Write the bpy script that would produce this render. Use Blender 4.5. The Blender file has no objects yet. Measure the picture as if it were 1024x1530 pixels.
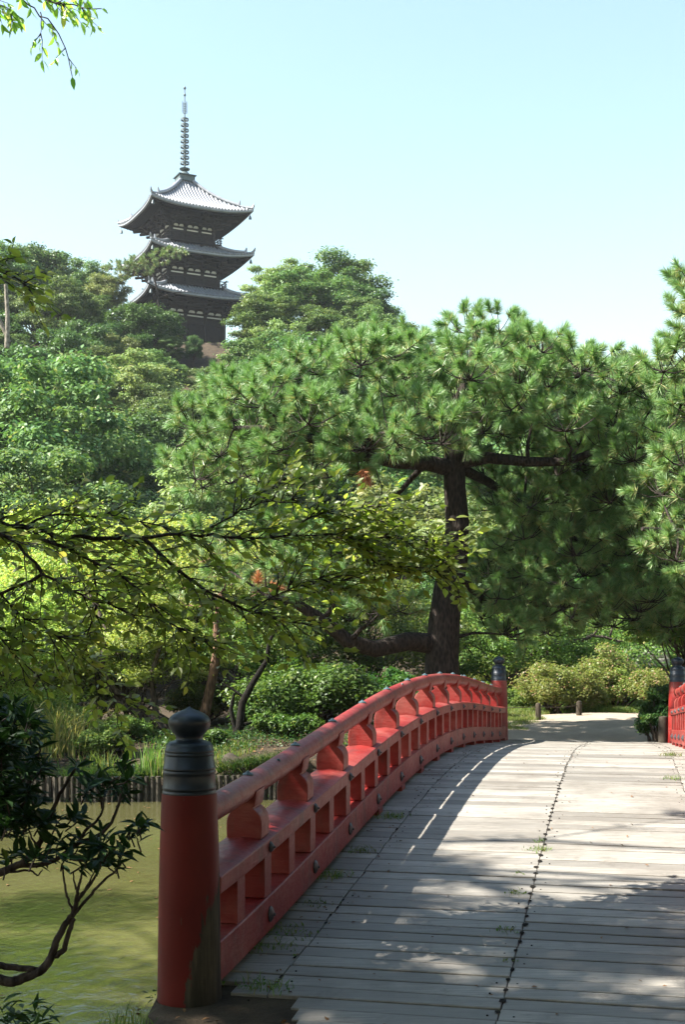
import bpy, bmesh, math, random
import numpy as np
from mathutils import Vector, Matrix

# ---------------------------------------------------------------- camera, sky, sun
SC = bpy.context.scene
COL = SC.collection
F, HX, HY, EYE = 1900.0, 512.0, 950.0, 1.684
cam = bpy.data.cameras.new("camera")
cam.sensor_fit = 'VERTICAL'; cam.sensor_height = 36.0; cam.sensor_width = 24.0
cam.lens = F / 1530 * 36.0
cam.shift_y = (950 - 765) / 1530
cam.clip_start = 0.1; cam.clip_end = 3000
camo = bpy.data.objects.new("camera", cam); COL.objects.link(camo)
camo.location = (0, 0, EYE); camo.rotation_euler = (math.radians(90), 0, 0)
SC.camera = camo

SUN_EL = math.radians(48.3)
SUN_AZ = math.radians(-101.0)          # measured from +Y towards +X
SUND = Vector((math.sin(SUN_AZ) * math.cos(SUN_EL), math.cos(SUN_AZ) * math.cos(SUN_EL), math.sin(SUN_EL)))
W = bpy.data.worlds.new("World"); SC.world = W; W.use_nodes = True
nt = W.node_tree
bg = nt.nodes['Background']
sky = nt.nodes.new('ShaderNodeTexSky'); sky.sky_type = 'NISHITA'
sky.sun_disc = False; sky.sun_elevation = SUN_EL; sky.sun_rotation = SUN_AZ
sky.air_density = 2.0; sky.dust_density = .8; sky.ozone_density = 2.2; sky.altitude = 0
nt.links.new(sky.outputs[0], bg.inputs[0]); bg.inputs[1].default_value = 0.068
sl = bpy.data.lights.new("sun", 'SUN'); sl.energy = 5.0; sl.angle = math.radians(0.53); sl.color = (1.0, 0.95, 0.86)
so = bpy.data.objects.new("sun", sl); COL.objects.link(so)
so.rotation_euler = SUND.to_track_quat('Z', 'Y').to_euler(); so.location = (-20, 20, 40)
SC.view_settings.view_transform = 'Standard'; SC.view_settings.look = 'None'
SC.view_settings.exposure = 2.05; SC.view_settings.gamma = 1.0
SC.render.engine = 'CYCLES'
SC.cycles.max_bounces = 6; SC.cycles.diffuse_bounces = 3; SC.cycles.transparent_max_bounces = 8
SC.cycles.use_denoising = True
SC.cycles.caustics_reflective = False; SC.cycles.caustics_refractive = False

def at(x, y, Y):
    return np.array(((x - HX) / F * Y, Y, EYE + (HY - y) / F * Y))

# ---------------------------------------------------------------- helpers
def tag(o, label=None, cat=None, group=None, kind=None):
    if label: o['label'] = label
    if cat: o['category'] = cat
    if group: o['group'] = group
    if kind: o['kind'] = kind
    return o

def empty(name, loc, rz=0, label=None, cat=None, group=None):
    o = bpy.data.objects.new(name, None); COL.objects.link(o)
    o.location = tuple(loc); o.rotation_euler = (0, 0, rz); o.empty_display_size = 0.2
    return tag(o, label, cat, group)

def link(name, me, mat, parent=None, world=True):
    o = bpy.data.objects.new(name, me); COL.objects.link(o)
    if mat: me.materials.append(mat)
    if parent:
        o.parent = parent
        if world:            # mesh written in world coordinates: cancel the parent's place
            o.matrix_parent_inverse = parent_matrix(parent).inverted()
    return o

def parent_matrix(p):
    m = Matrix.LocRotScale(p.location, p.rotation_euler, p.scale)
    if p.parent:
        m = parent_matrix(p.parent) @ p.matrix_parent_inverse @ m
    return m

def copy_tree(o, parent=None):
    c = o.copy(); COL.objects.link(c); c.parent = parent
    for ch in [x for x in ALLCH(o)]:
        copy_tree(ch, c)
    return c
def ALLCH(o):
    return [x for x in o.children]

def npmesh(name, V, Fs, attrs=None, smooth=False):
    """Fs: array (M,k); attrs: dict name->per-face float"""
    me = bpy.data.meshes.new(name)
    V = np.asarray(V, dtype=np.float32); Fs = np.asarray(Fs, dtype=np.int32)
    M, k = Fs.shape
    me.vertices.add(len(V)); me.vertices.foreach_set('co', V.ravel())
    me.loops.add(M * k); me.loops.foreach_set('vertex_index', Fs.ravel())
    me.polygons.add(M); me.polygons.foreach_set('loop_start', np.arange(0, M * k, k, dtype=np.int32))
    if smooth: me.polygons.foreach_set('use_smooth', np.ones(M, dtype=bool))
    me.update(calc_edges=True)
    if attrs:
        for a, v in attrs.items():
            at_ = me.attributes.new(a, 'FLOAT', 'FACE'); at_.data.foreach_set('value', np.asarray(v, dtype=np.float32))
    return me

class MB:
    def __init__(s): s.v = []; s.f = []
    def add(s, vs, fs):
        n = len(s.v); s.v += [tuple(map(float, p)) for p in vs]; s.f += [tuple(i + n for i in f) for f in fs]; return s
    def box(s, c, d, R=None):
        hx, hy, hz = d[0] / 2, d[1] / 2, d[2] / 2
        vs = [Vector((x, y, z)) for z in (-hz, hz) for y in (-hy, hy) for x in (-hx, hx)]
        if R is not None: vs = [R @ p for p in vs]
        vs = [p + Vector(c) for p in vs]
        return s.add(vs, [(0, 2, 3, 1), (4, 5, 7, 6), (0, 1, 5, 4), (2, 6, 7, 3), (0, 4, 6, 2), (1, 3, 7, 5)])
    def tube(s, pts, rad, n=8, cap=True):
        pts = [np.asarray(p, float) for p in pts]
        if not hasattr(rad, '__len__'): rad = [rad] * len(pts)
        vs = []; up = None
        for i, p in enumerate(pts):
            d = pts[min(i + 1, len(pts) - 1)] - pts[max(i - 1, 0)]
            d = d / (np.linalg.norm(d) + 1e-9)
            if up is None:
                up = np.array((0, 0, 1.0)) if abs(d[2]) < .9 else np.array((1.0, 0, 0))
            a = np.cross(d, up); a /= np.linalg.norm(a) + 1e-9
            b = np.cross(a, d); up = b
            for k in range(n):
                t = 2 * math.pi * k / n
                vs.append(p + (a * math.cos(t) + b * math.sin(t)) * rad[i])
        fs = []
        for i in range(len(pts) - 1):
            for k in range(n):
                k2 = (k + 1) % n
                fs.append((i * n + k, i * n + k2, (i + 1) * n + k2, (i + 1) * n + k))
        if cap:
            fs.append(tuple(reversed(range(n)))); fs.append(tuple((len(pts) - 1) * n + k for k in range(n)))
        return s.add(vs, [f[::-1] for f in fs])
    def lathe(s, c, prof, n=32):
        vs = []
        for r, z in prof:
            for k in range(n):
                t = 2 * math.pi * k / n
                vs.append((c[0] + r * math.cos(t), c[1] + r * math.sin(t), c[2] + z))
        fs = []
        for i in range(len(prof) - 1):
            for k in range(n):
                k2 = (k + 1) % n
                fs.append((i * n + k, i * n + k2, (i + 1) * n + k2, (i + 1) * n + k))
        fs.append(tuple(reversed(range(n)))); fs.append(tuple((len(prof) - 1) * n + k for k in range(n)))
        return s.add(vs, fs)
    def loft(s, rings, closed=True):
        """rings: list of equal-length point loops; caps both ends"""
        n = len(rings[0]); vs = [p for r in rings for p in r]; fs = []
        for i in range(len(rings) - 1):
            for k in range(n):
                k2 = (k + 1) % n
                fs.append((i * n + k, i * n + k2, (i + 1) * n + k2, (i + 1) * n + k))
        fs.append(tuple(reversed(range(n)))); fs.append(tuple((len(rings) - 1) * n + k for k in range(n)))
        return s.add(vs, fs)
    def build(s, name, mat, parent=None, smooth=None, bevel=0, world=True, fixn=True):
        me = bpy.data.meshes.new(name); me.from_pydata(s.v, [], s.f)
        if fixn:
            bm = bmesh.new(); bm.from_mesh(me); bmesh.ops.recalc_face_normals(bm, faces=bm.faces); bm.to_mesh(me); bm.free()
        if smooth:
            me.polygons.foreach_set('use_smooth', [True] * len(me.polygons))
            me.set_sharp_from_angle(angle=math.radians(smooth))
        me.update()
        o = link(name, me, mat, parent, world)
        if bevel:
            m = o.modifiers.new('bevel', 'BEVEL'); m.width = bevel; m.segments = 2; m.limit_method = 'ANGLE'; m.angle_limit = math.radians(40)
        return o

# ---------------------------------------------------------------- materials
def nodes(name):
    m = bpy.data.materials.new(name); m.use_nodes = True
    t = m.node_tree; return m, t, t.nodes['Principled BSDF'], t.nodes['Material Output']
def N(t, typ, **kw):
    n = t.nodes.new(typ)
    for k, v in kw.items(): setattr(n, k, v)
    return n
def noise(t, scale, detail=6, rough=.55, vec=None, dist=0):
    n = N(t, 'ShaderNodeTexNoise'); n.inputs['Scale'].default_value = scale; n.inputs['Detail'].default_value = detail
    n.inputs['Roughness'].default_value = rough; n.inputs['Distortion'].default_value = dist
    if vec is not None: t.links.new(vec, n.inputs['Vector'])
    return n.outputs['Fac']
def coords(t, scale=(1, 1, 1), rot=(0, 0, 0), kind='Object'):
    c = N(t, 'ShaderNodeTexCoord'); m = N(t, 'ShaderNodeMapping'); m.inputs['Scale'].default_value = scale; m.inputs['Rotation'].default_value = rot
    t.links.new(c.outputs[kind], m.inputs[0]); return m.outputs[0]
def ramp(t, fac, stops):
    r = N(t, 'ShaderNodeValToRGB'); e = r.color_ramp.elements
    while len(e) < len(stops): e.new(.5)
    for i, (p, c) in enumerate(stops):
        e[i].position = p; e[i].color = (*c, 1) if hasattr(c, '__len__') else (c, c, c, 1)
    t.links.new(fac, r.inputs[0]); return r.outputs[0]
def mix(t, fac, a, b, blend='MIX'):
    m = N(t, 'ShaderNodeMix', data_type='RGBA', blend_type=blend)
    for sock, v in ((m.inputs[0], fac), (m.inputs[6], a), (m.inputs[7], b)):
        if isinstance(v, (int, float)): sock.default_value = v
        elif isinstance(v, tuple): sock.default_value = (*v, 1)
        else: t.links.new(v, sock)
    return m.outputs[2]
def math_(t, op, a, b=0.0, clamp=False):
    m = N(t, 'ShaderNodeMath', operation=op, use_clamp=clamp)
    for s, v in ((m.inputs[0], a), (m.inputs[1], b)):
        if isinstance(v, (int, float)): s.default_value = v
        else: t.links.new(v, s)
    return m.outputs[0]
def bump(t, h, p, strength=.3, dist=.01):
    b = N(t, 'ShaderNodeBump'); b.inputs['Strength'].default_value = strength; b.inputs['Distance'].default_value = dist
    t.links.new(h, b.inputs['Height']); t.links.new(b.outputs[0], p.inputs['Normal']); return b

def mat_leaf(name, A, B, C, trans=.4, rough=.5, spec=.25, tv=1.7):
    m, t, p, out = nodes(name)
    g = N(t, 'ShaderNodeNewGeometry')
    c = mix(t, g.outputs['Random Per Island'], A, B)
    oi = N(t, 'ShaderNodeObjectInfo')
    hs = N(t, 'ShaderNodeHueSaturation')
    t.links.new(c, hs.inputs['Color'])
    t.links.new(math_(t, 'MULTIPLY_ADD', oi.outputs['Random'], .5), hs.inputs['Value'])
    t.nodes[-1] if False else None
    val = math_(t, 'ADD', math_(t, 'MULTIPLY', oi.outputs['Random'], .55), .72)
    t.links.new(val, hs.inputs['Value'])
    hv = math_(t, 'ADD', math_(t, 'MULTIPLY', oi.outputs['Random'], .045), .476)
    t.links.new(hv, hs.inputs['Hue'])
    at_ = N(t, 'ShaderNodeAttribute'); at_.attribute_name = 'tint'
    c = mix(t, at_.outputs['Fac'], hs.outputs[0], C)
    t.links.new(c, p.inputs['Base Color']); p.inputs['Roughness'].default_value = rough
    p.inputs['Specular IOR Level'].default_value = spec
    tr = N(t, 'ShaderNodeBsdfTranslucent')
    cc = mix(t, 1.0, c, (1.0, 1.0, .6), 'MULTIPLY')
    br = N(t, 'ShaderNodeHueSaturation'); br.inputs['Value'].default_value = tv; t.links.new(cc, br.inputs['Color'])
    t.links.new(br.outputs[0], tr.inputs[0])
    ms = N(t, 'ShaderNodeMixShader'); ms.inputs[0].default_value = trans
    t.links.new(p.outputs[0], ms.inputs[1]); t.links.new(tr.outputs[0], ms.inputs[2]); t.links.new(ms.outputs[0], out.inputs[0])
    return m

def mat_simple(name, c1, c2, scale=6, rough=.6, spec=.5, bumps=.2, bscale=None, metal=0, stretch=(1, 1, 1), bd=.01):
    m, t, p, out = nodes(name)
    v = coords(t, stretch)
    f = noise(t, scale, 7, .6, v)
    t.links.new(mix(t, ramp(t, f, [(.3, 0), (.7, 1)]), c1, c2), p.inputs['Base Color'])
    p.inputs['Roughness'].default_value = rough; p.inputs['Specular IOR Level'].default_value = spec; p.inputs['Metallic'].default_value = metal
    if bumps: bump(t, noise(t, bscale or scale * 4, 5, .6, v), p, bumps, bd)
    return m

def mat_red():
    m, t, p, out = nodes('red_paint')
    v = coords(t)
    big = noise(t, 2.2, 6, .6, v); fine = noise(t, 22, 6, .65, v)
    c = mix(t, ramp(t, big, [(.35, 0), (.7, 1)]), (.165, .008, .007), (.225, .022, .019))
    c = mix(t, ramp(t, fine, [(.45, 0), (.75, .35)]), c, (.15, .020, .017))
    dirt = noise(t, 5, 8, .7, coords(t, (1, 1, .35)))
    c = mix(t, ramp(t, dirt, [(.50, 0), (.68, .85)]), c, (.060, .020, .016))
    fade = noise(t, 1.1, 7, .7, coords(t, (1, 1, 2)))
    c = mix(t, ramp(t, fade, [(.48, 0), (.68, .7)]), c, (.30, .095, .078))
    chip = noise(t, 26, 6, .75, v)
    c = mix(t, ramp(t, chip, [(.675, 0), (.69, .85)]), c, (.085, .06, .045))
    t.links.new(c, p.inputs['Base Color'])
    t.links.new(ramp(t, fine, [(.3, .36), (.7, .55)]), p.inputs['Roughness'])
    p.inputs['Specular IOR Level'].default_value = .4
    bump(t, math_(t, 'ADD', noise(t, 9, 5, .6, coords(t, (1, 1, 6))), math_(t, 'MULTIPLY', chip, .6)), p, .45, .007)
    return m

def mat_post():
    m, t, p, out = nodes('weathered_shaded_red_post')
    v = coords(t)
    sx = N(t, 'ShaderNodeSeparateXYZ'); t.links.new(v, sx.inputs[0])
    n1 = noise(t, 5, 8, .8, coords(t, (1.6, 1.6, .4)))
    # rot climbs from the foot, highest on the side towards the deck
    h = math_(t, 'SUBTRACT', math_(t, 'ADD', math_(t, 'MULTIPLY', sx.outputs[0], 3.6), .12), sx.outputs[2])
    m1 = math_(t, 'ADD', h, math_(t, 'MULTIPLY', math_(t, 'SUBTRACT', n1, .5), 1.25))
    mask = ramp(t, m1, [(.02, 0), (.05, 1)])
    big = noise(t, 3, 6, .6, v)
    red = mix(t, ramp(t, big, [(.3, 0), (.7, 1)]), (.088, .004, .004), (.135, .009, .007))  # red darker than the railing paint: tree shade put into the colour
    scr = noise(t, 30, 4, .7, coords(t, (1, 1, .3)))
    red = mix(t, ramp(t, scr, [(.70, 0), (.73, .8)]), red, (.08, .05, .035))
    g = noise(t, 26, 7, .7, coords(t, (1, 1, .08)))
    wood = mix(t, ramp(t, g, [(.35, 0), (.68, 1)]), (.022, .018, .014), (.105, .085, .06))
    wood = mix(t, ramp(t, sx.outputs[2], [(.0, .8), (.16, 0)]), wood, (.015, .013, .010))
    t.links.new(mix(t, mask, red, wood), p.inputs['Base Color'])
    t.links.new(ramp(t, mask, [(0, .5), (1, .9)]), p.inputs['Roughness']); p.inputs['Specular IOR Level'].default_value = .25
    bump(t, math_(t, 'SUBTRACT', math_(t, 'MULTIPLY', g, math_(t, 'ADD', mask, .12)), math_(t, 'MULTIPLY', mask, 1.2)), p, .6, .012)
    return m

def mat_deck():
    m, t, p, out = nodes('weathered_deck_boards')
    A_ = math.atan2(.2147, .9767)
    g = N(t, 'ShaderNodeNewGeometry')
    v = coords(t, (1.6, 26, 20), (0, 0, A_))
    gr = noise(t, 2.2, 9, .68, v)
    r = g.outputs['Random Per Island']
    base = mix(t, r, (.150, .138, .120), (.315, .292, .255))
    c = mix(t, ramp(t, gr, [(.3, .6), (.6, 0)]), base, (.075, .070, .063))
    blot = noise(t, 1.3, 6, .65, coords(t))
    c = mix(t, ramp(t, blot, [(.44, 0), (.66, .7)]), c, (.115, .10, .082))
    st = noise(t, 5.5, 8, .75, coords(t, (1, 1, 1)))
    c = mix(t, ramp(t, st, [(.56, 0), (.68, .6)]), c, (.085, .072, .058))
    spots = noise(t, 24, 3, .6, coords(t))
    c = mix(t, ramp(t, spots, [(.72, 0), (.76, .6)]), c, (.06, .05, .04))
    t.links.new(c, p.inputs['Base Color']); p.inputs['Roughness'].default_value = .6
    p.inputs['Specular IOR Level'].default_value = .45
    bump(t, gr, p, .35, .006)
    return m

def mat_bark(name, a, b, scale=9):
    m, t, p, out = nodes(name)
    v = coords(t, (1, 1, .35))
    vo = N(t, 'ShaderNodeTexVoronoi'); vo.inputs['Scale'].default_value = scale; t.links.new(v, vo.inputs['Vector'])
    n = noise(t, scale * 1.5, 8, .7, v)
    f = math_(t, 'MULTIPLY', vo.outputs['Distance'], n)
    t.links.new(mix(t, ramp(t, f, [(.1, 0), (.5, 1)]), a, b), p.inputs['Base Color']); p.inputs['Roughness'].default_value = .9
    p.inputs['Specular IOR Level'].default_value = .2
    bump(t, f, p, .8, .04)
    return m

def mat_ground():
    m, t, p, out = nodes('ground_soil')
    v = coords(t)
    a = noise(t, .35, 8, .65, v); b = noise(t, 3.2, 8, .7, v); c3 = noise(t, 38, 4, .7, v)
    soil = mix(t, ramp(t, b, [(.3, 0), (.7, 1)]), (.022, .017, .012), (.075, .055, .036))
    soil = mix(t, ramp(t, c3, [(.62, 0), (.7, .6)]), soil, (.11, .075, .04))
    moss = mix(t, ramp(t, c3, [(.3, 0), (.7, 1)]), (.03, .06, .014), (.085, .12, .03))
    c = mix(t, ramp(t, a, [(.55, 0), (.7, .7)]), soil, moss)
    t.links.new(c, p.inputs['Base Color']); p.inputs['Roughness'].default_value = .95; p.inputs['Specular IOR Level'].default_value = .15
    bump(t, math_(t, 'ADD', b, math_(t, 'MULTIPLY', c3, .4)), p, .7, .06)
    return m

def mat_path():
    m, t, p, out = nodes('gravel_path')
    v = coords(t)
    b = noise(t, 1.4, 7, .65, v); c3 = noise(t, 60, 3, .8, v)
    c = mix(t, ramp(t, b, [(.3, 0), (.7, 1)]), (.25, .205, .155), (.36, .31, .245))
    c = mix(t, ramp(t, c3, [(.35, .5), (.65, 0)]), c, (.17, .135, .10))
    t.links.new(c, p.inputs['Base Color']); p.inputs['Roughness'].default_value = .95; p.inputs['Specular IOR Level'].default_value = .15
    bump(t, c3, p, .5, .02)
    return m

def mat_water():
    m, t, p, out = nodes('murky_pond_water')
    v = coords(t)
    b = noise(t, .5, 5, .6, v)
    t.links.new(mix(t, ramp(t, b, [(.3, 0), (.7, 1)]), (.054, .052, .019), (.074, .070, .030)), p.inputs['Base Color'])
    p.inputs['Roughness'].default_value = .04; p.inputs['IOR'].default_value = 1.33
    p.inputs['Specular IOR Level'].default_value = 1.0
    w = noise(t, 8.0, 5, .6, coords(t, (1, .6, 1)), .6)
    w2 = noise(t, 14, 3, .5, coords(t, (1, .6, 1)))
    bump(t, math_(t, 'ADD', w, math_(t, 'MULTIPLY', w2, .12)), p, .12, .06)
    return m

RED = mat_red(); POST = mat_post(); DECK = mat_deck(); WATER = mat_water(); GROUND = mat_ground(); PATH = mat_path()
CAP = mat_simple('patinated_dark_bronze', (.006, .011, .020), (.014, .024, .038), 5, .42, .5, .08, 40)
STUD = mat_simple('green_patina_stud', (.020, .045, .055), (.05, .085, .09), 20, .45, .5, .1)
BOLT = mat_simple('black_iron_bolt', (.02, .022, .028), (.05, .045, .05), 30, .5, .5, .1)
DARKWOOD = mat_simple('dark_old_timber', (.028, .022, .016), (.06, .047, .034), 8, .85, .2, .3)
BLACKWOOD = mat_simple('rotten_black_wood', (.006, .006, .005), (.020, .017, .014), 20, .95, .1, .3)
PINEBARK = mat_bark('pine_bark', (.010, .008, .007), (.060, .046, .038), 26)
BARK = mat_bark('cherry_bark', (.03, .023, .018), (.13, .10, .08), 22)
REDBARK = mat_bark('reddish_bark', (.07, .04, .025), (.24, .14, .09), 18)
PALEBARK = mat_bark('pale_bark', (.10, .09, .07), (.32, .28, .23), 14)
L_PINE = mat_leaf('pine_needles', (.085, .18, .055), (.22, .33, .115), (.38, .32, .14), .17, .4, .5)
L_DEAD = mat_leaf('dead_pine_needles', (.23, .07, .04), (.32, .12, .06), (.25, .12, .06), .2, .6)
L_CHERRY = mat_leaf('cherry_leaves', (.080, .148, .024), (.20, .275, .055), (.30, .28, .07), .5, .42, .45, 2.8)
L_SHRUB = mat_leaf('dark_shrub_leaves', (.018, .048, .012), (.036, .080, .018), (.12, .15, .03), .25, .5, .25)
L_YEL = mat_leaf('yellow_green_leaves', (.13, .20, .04), (.27, .33, .085), (.34, .28, .07), .42, .45)
L_MID = mat_leaf('green_leaves', (.05, .105, .022), (.11, .175, .04), (.22, .20, .05), .38, .45)
L_HILL = mat_leaf('hill_leaves', (.036, .092, .026), (.12, .19, .055), (.22, .24, .08), .27, .5)
L_HILLY = mat_leaf('hill_pale_leaves', (.08, .135, .042), (.20, .25, .09), (.32, .29, .13), .3, .5)
L_DARK = mat_leaf('hill_dark_leaves', (.028, .080, .020), (.075, .15, .035), (.10, .16, .05), .25, .45)
L_FORE = mat_leaf('foreground_shrub_leaves', (.009, .026, .007), (.020, .046, .011), (.05, .07, .015), .2, .5, .2)
L_EVER = mat_leaf('evergreen_leaves', (.020, .060, .012), (.065, .135, .022), (.16, .20, .04), .34, .45, .3)
L_AZ = mat_leaf('azalea_leaves', (.095, .165, .035), (.19, .25, .06), (.30, .19, .12), .4, .45)
L_GRASS = mat_leaf('grass_blades', (.07, .13, .025), (.14, .20, .05), (.30, .25, .10), .4, .5)

# ---------------------------------------------------------------- terrain
def sstep(a, b, x):
    t = np.clip((x - a) / (b - a), 0, 1); return t * t * (3 - 2 * t)
def shore_near(x): return 6.1 + 1.3 * sstep(-1.15, -.7, x) + .2 * np.sin(x * 1.3) + .12 * np.sin(x * 3.1 + 1) + np.clip(-x - 2.0, 0, 9) * .05
def shore_far(x): return 20.0 + .15 * np.sin(x * .9 + 2) + np.clip(x - 3, 0, 20) * .12
def gz(x, y):
    x = np.asarray(x, float); y = np.asarray(y, float)
    base = -.25 * sstep(-0.5, -3.5, x) * sstep(14, 18, y)
    base = base + .03 * np.sin(x * 1.7 + y * .9) * np.sin(y * 1.1 - x * .4) * sstep(6, 12, y)
    near = sstep(shore_near(x) - .85, shore_near(x) + .15, y)
    # clear of the bridge deck: keep the near abutment steep
    far = 1 - sstep(shore_far(x) - .02, shore_far(x) + .10, y)
    slope = -.33 * (1 - sstep(shore_far(x), shore_far(x) + 2.6, y)) * sstep(10, 18, y)
    left = sstep(-9.5, -7.5, x + .3 * np.sin(y)); right = 1 - sstep(22, 25, x)
    pond = near * far * left * right
    z = base + slope - 1.75 * pond + .033 * (1 - sstep(8, 12, y))
    q = np.clip((y - 40) / 68, 0, 1)
    hill = 27.0 * q * (.35 + .65 * q) * (1 - .30 * sstep(0, 22, x)) * (1 - .35 * sstep(22, 80, x)) * (1 - .3 * sstep(-60, -140, x))
    hill = hill + .7 * np.sin(x * .21) * sstep(45, 60, y) * np.sin(y * .17) * (1 - sstep(96, 106, y))
    back = 1 - sstep(170, 320, y)
    return z + hill * back

def build_ground():
    ys = np.concatenate([np.linspace(-60, 2, 12), np.linspace(3, 8, 46), np.linspace(8.3, 19, 26), np.linspace(19.3, 24, 60), np.linspace(24.6, 50, 50), np.linspace(52, 180, 70), np.linspace(190, 1500, 30)])
    xs = np.concatenate([np.linspace(-1200, -60, 16), np.linspace(-55, -12, 24), np.linspace(-11.5, 10, 110), np.linspace(10.5, 60, 50), np.linspace(70, 1200, 16)])
    X, Y = np.meshgrid(xs, ys)
    Z = gz(X, Y)
    V = np.stack([X, Y, Z], -1).reshape(-1, 3)
    nx, ny = len(xs), len(ys)
    i = np.arange(nx * ny).reshape(ny, nx)
    Fq = np.stack([i[:-1, :-1], i[:-1, 1:], i[1:, 1:], i[1:, :-1]], -1).reshape(-1, 4)
    o = link('ground', npmesh('ground', V, Fq, smooth=True), GROUND); tag(o, kind='structure')
    # water
    V = [(-14, 3, -.9), (40, 3, -.9), (40, 26, -.9), (-14, 26, -.9)]
    o = link('water', npmesh('water', V, [[0, 1, 2, 3]]), WATER); tag(o, kind='structure')
build_ground()

def drape(name, centre, width, mat, lift=.02, n=90, kind='structure'):
    c = np.array(centre, float); t = np.linspace(0, len(c) - 1, n)
    px = np.interp(t, range(len(c)), c[:, 0]); py = np.interp(t, range(len(c)), c[:, 1]); w = np.interp(t, range(len(c)), width)
    for _ in range(8):
        px[1:-1] = (px[:-2] + px[1:-1] * 2 + px[2:]) / 4; py[1:-1] = (py[:-2] + py[1:-1] * 2 + py[2:]) / 4
    dx = np.gradient(px); dy = np.gradient(py); L = np.hypot(dx, dy); nx_, ny_ = -dy / L, dx / L
    K = 16; V = []
    for i in range(n):
        for k in range(K + 1):
            q = k / K * 2 - 1
            wob = 1 + .06 * math.sin(i * .7 + (3 if q > 0 else 0)) + .04 * math.sin(i * 1.9)
            x = px[i] + nx_[i] * w[i] / 2 * q * wob; y = py[i] + ny_[i] * w[i] / 2 * q * wob
            V.append((x, y, float(gz(x, y)) + lift - (.05 if abs(q) == 1 else 0)))
    i = np.arange(n * (K + 1)).reshape(n, K + 1)
    Fq = np.stack([i[:-1, :-1], i[:-1, 1:], i[1:, 1:], i[1:, :-1]], -1).reshape(-1, 4)
    o = link(name, npmesh(name, V, Fq, smooth=True), mat); tag(o, kind=kind); return o
drape('path', [(-16, 25.5), (-8, 25.6), (-3, 25.0), (1, 24.3), (4.0, 24.2), (7.5, 26.0), (12, 31), (22, 36)], [1.5, 1.5, 1.6, 2.0, 5.6, 4.2, 3, 3], PATH, .035)
drape('path', [(3.6, 19.9), (4.3, 22.0), (4.8, 24)], [3.2, 4.6, 5.5], PATH, .05, 30)

# ---------------------------------------------------------------- bridge
A0 = np.array((-.692, 5.82)); U = np.array((.2147, .9767)); VV = np.array((.9767, -.2147)); LB = 14.9; WB = 2.776
_ps = np.array([.1, .9, 1.9, 2.9, 3.95, 5, 6, 7.07, 8.18, 9.25, 10.37, 11.47, 12.6, 13.7, 14.9])
_pz = np.array([.54, .580, .655, .738, .805, .862, .905, .925, .908, .866, .802, .728, .646, .570, .50])
_pc = np.polyfit(_ps, _pz, 5)
def beam(s): return float(np.polyval(_pc, s))
def deckz(s): return beam(min(max(s, 0), LB)) - .49 + (s * .01 if s < 0 else 0)
def bp(s, t, z): 
    p = A0 + U * s + VV * t; return (p[0], p[1], z)
def slope(s): return (beam(s + .05) - beam(s - .05)) / .1
ROTB = math.atan2(-.2147, .9767)    # local x along VV, local y along U

bridge = empty('arched_bridge', (A0[0] + .5 * VV[0] * WB, A0[1] + .5 * VV[1] * WB, 0), 0,
               'red lacquered arched wooden footbridge with weathered grey plank deck crossing the pond', 'bridge')
rng = np.random.default_rng(4)

def sweep(profile, zf, s0, s1, tf=lambda t: t, n=70):
    mb = MB(); rings = []
    for s in np.linspace(s0, s1, n):
        z = zf(s)
        rings.append([bp(s, tf(t), z + h) for t, h in profile])
    return mb.loft(rings)

# deck planks: half boards butting at the seam, and short edge boards under the rails
mb = MB(); jo = MB()
s = -.42; k = 0
while s < LB + .1:
    w = .139 + rng.uniform(-.007, .007); gap = rng.choice([.010, .013, .019], p=[.45, .35, .20])
    sl_ = slope(min(max(s, .2), LB - .2)); zc = deckz(s + w / 2)
    edge = .34 + rng.uniform(-.006, .006); mid = WB / 2 + .02 + rng.uniform(-.003, .003)
    spans = [(.17 if s < .2 else (-.13 if s < .9 else -.22), edge - .002), (edge + .002, mid - .0015), (mid + .0015, WB - edge - .002), (WB - edge + .002, WB + .22)]
    if s < -.03: spans = [(edge + rng.uniform(.05, .35), mid - .0015)] + spans[2:]
    for (t0, t1) in spans:
        dz = rng.uniform(-.0025, .0025); tw = rng.uniform(-.004, .004); sk = rng.uniform(-.002, .002)
        e0, e1 = rng.uniform(0, .002, 2)
        vs = []
        for zz in (-.045, 0):
            for (ss, tt) in ((0, t0 + e0), (w, t0 + e0 * .3), (w, t1 - e1), (0, t1 - e1 * .3)):
                q = s + ss + (tt - t0) * sk
                zt = zc + (ss - w / 2) * sl_ + zz + dz + tw * (tt - t0) * (1 if ss else -1)
                # tiny chamfer: pull top edge in
                vs.append(bp(q, tt, zt))
        top = []
        for (ss, tt) in ((.006, t0 + e0 + .004), (w - .006, t0 + e0 + .004), (w - .006, t1 - e1 - .004), (.006, t1 - e1 - .004)):
            q = s + ss + (tt - t0) * sk
            top.append(bp(q, tt, zc + (ss - w / 2) * sl_ + dz + .003 + tw * (tt - t0) * (1 if ss > .05 else -1)))
        mb.add(vs + top, [(0, 1, 2, 3), (0, 4, 5, 1), (1, 5, 6, 2), (2, 6, 7, 3), (3, 7, 4, 0), (4, 8, 9, 5), (5, 9, 10, 6), (6, 10, 11, 7), (7, 11, 8, 4), (8, 11, 10, 9)])
    s += w + gap; k += 1
deck = mb.build('deck', DECK, bridge)
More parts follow.
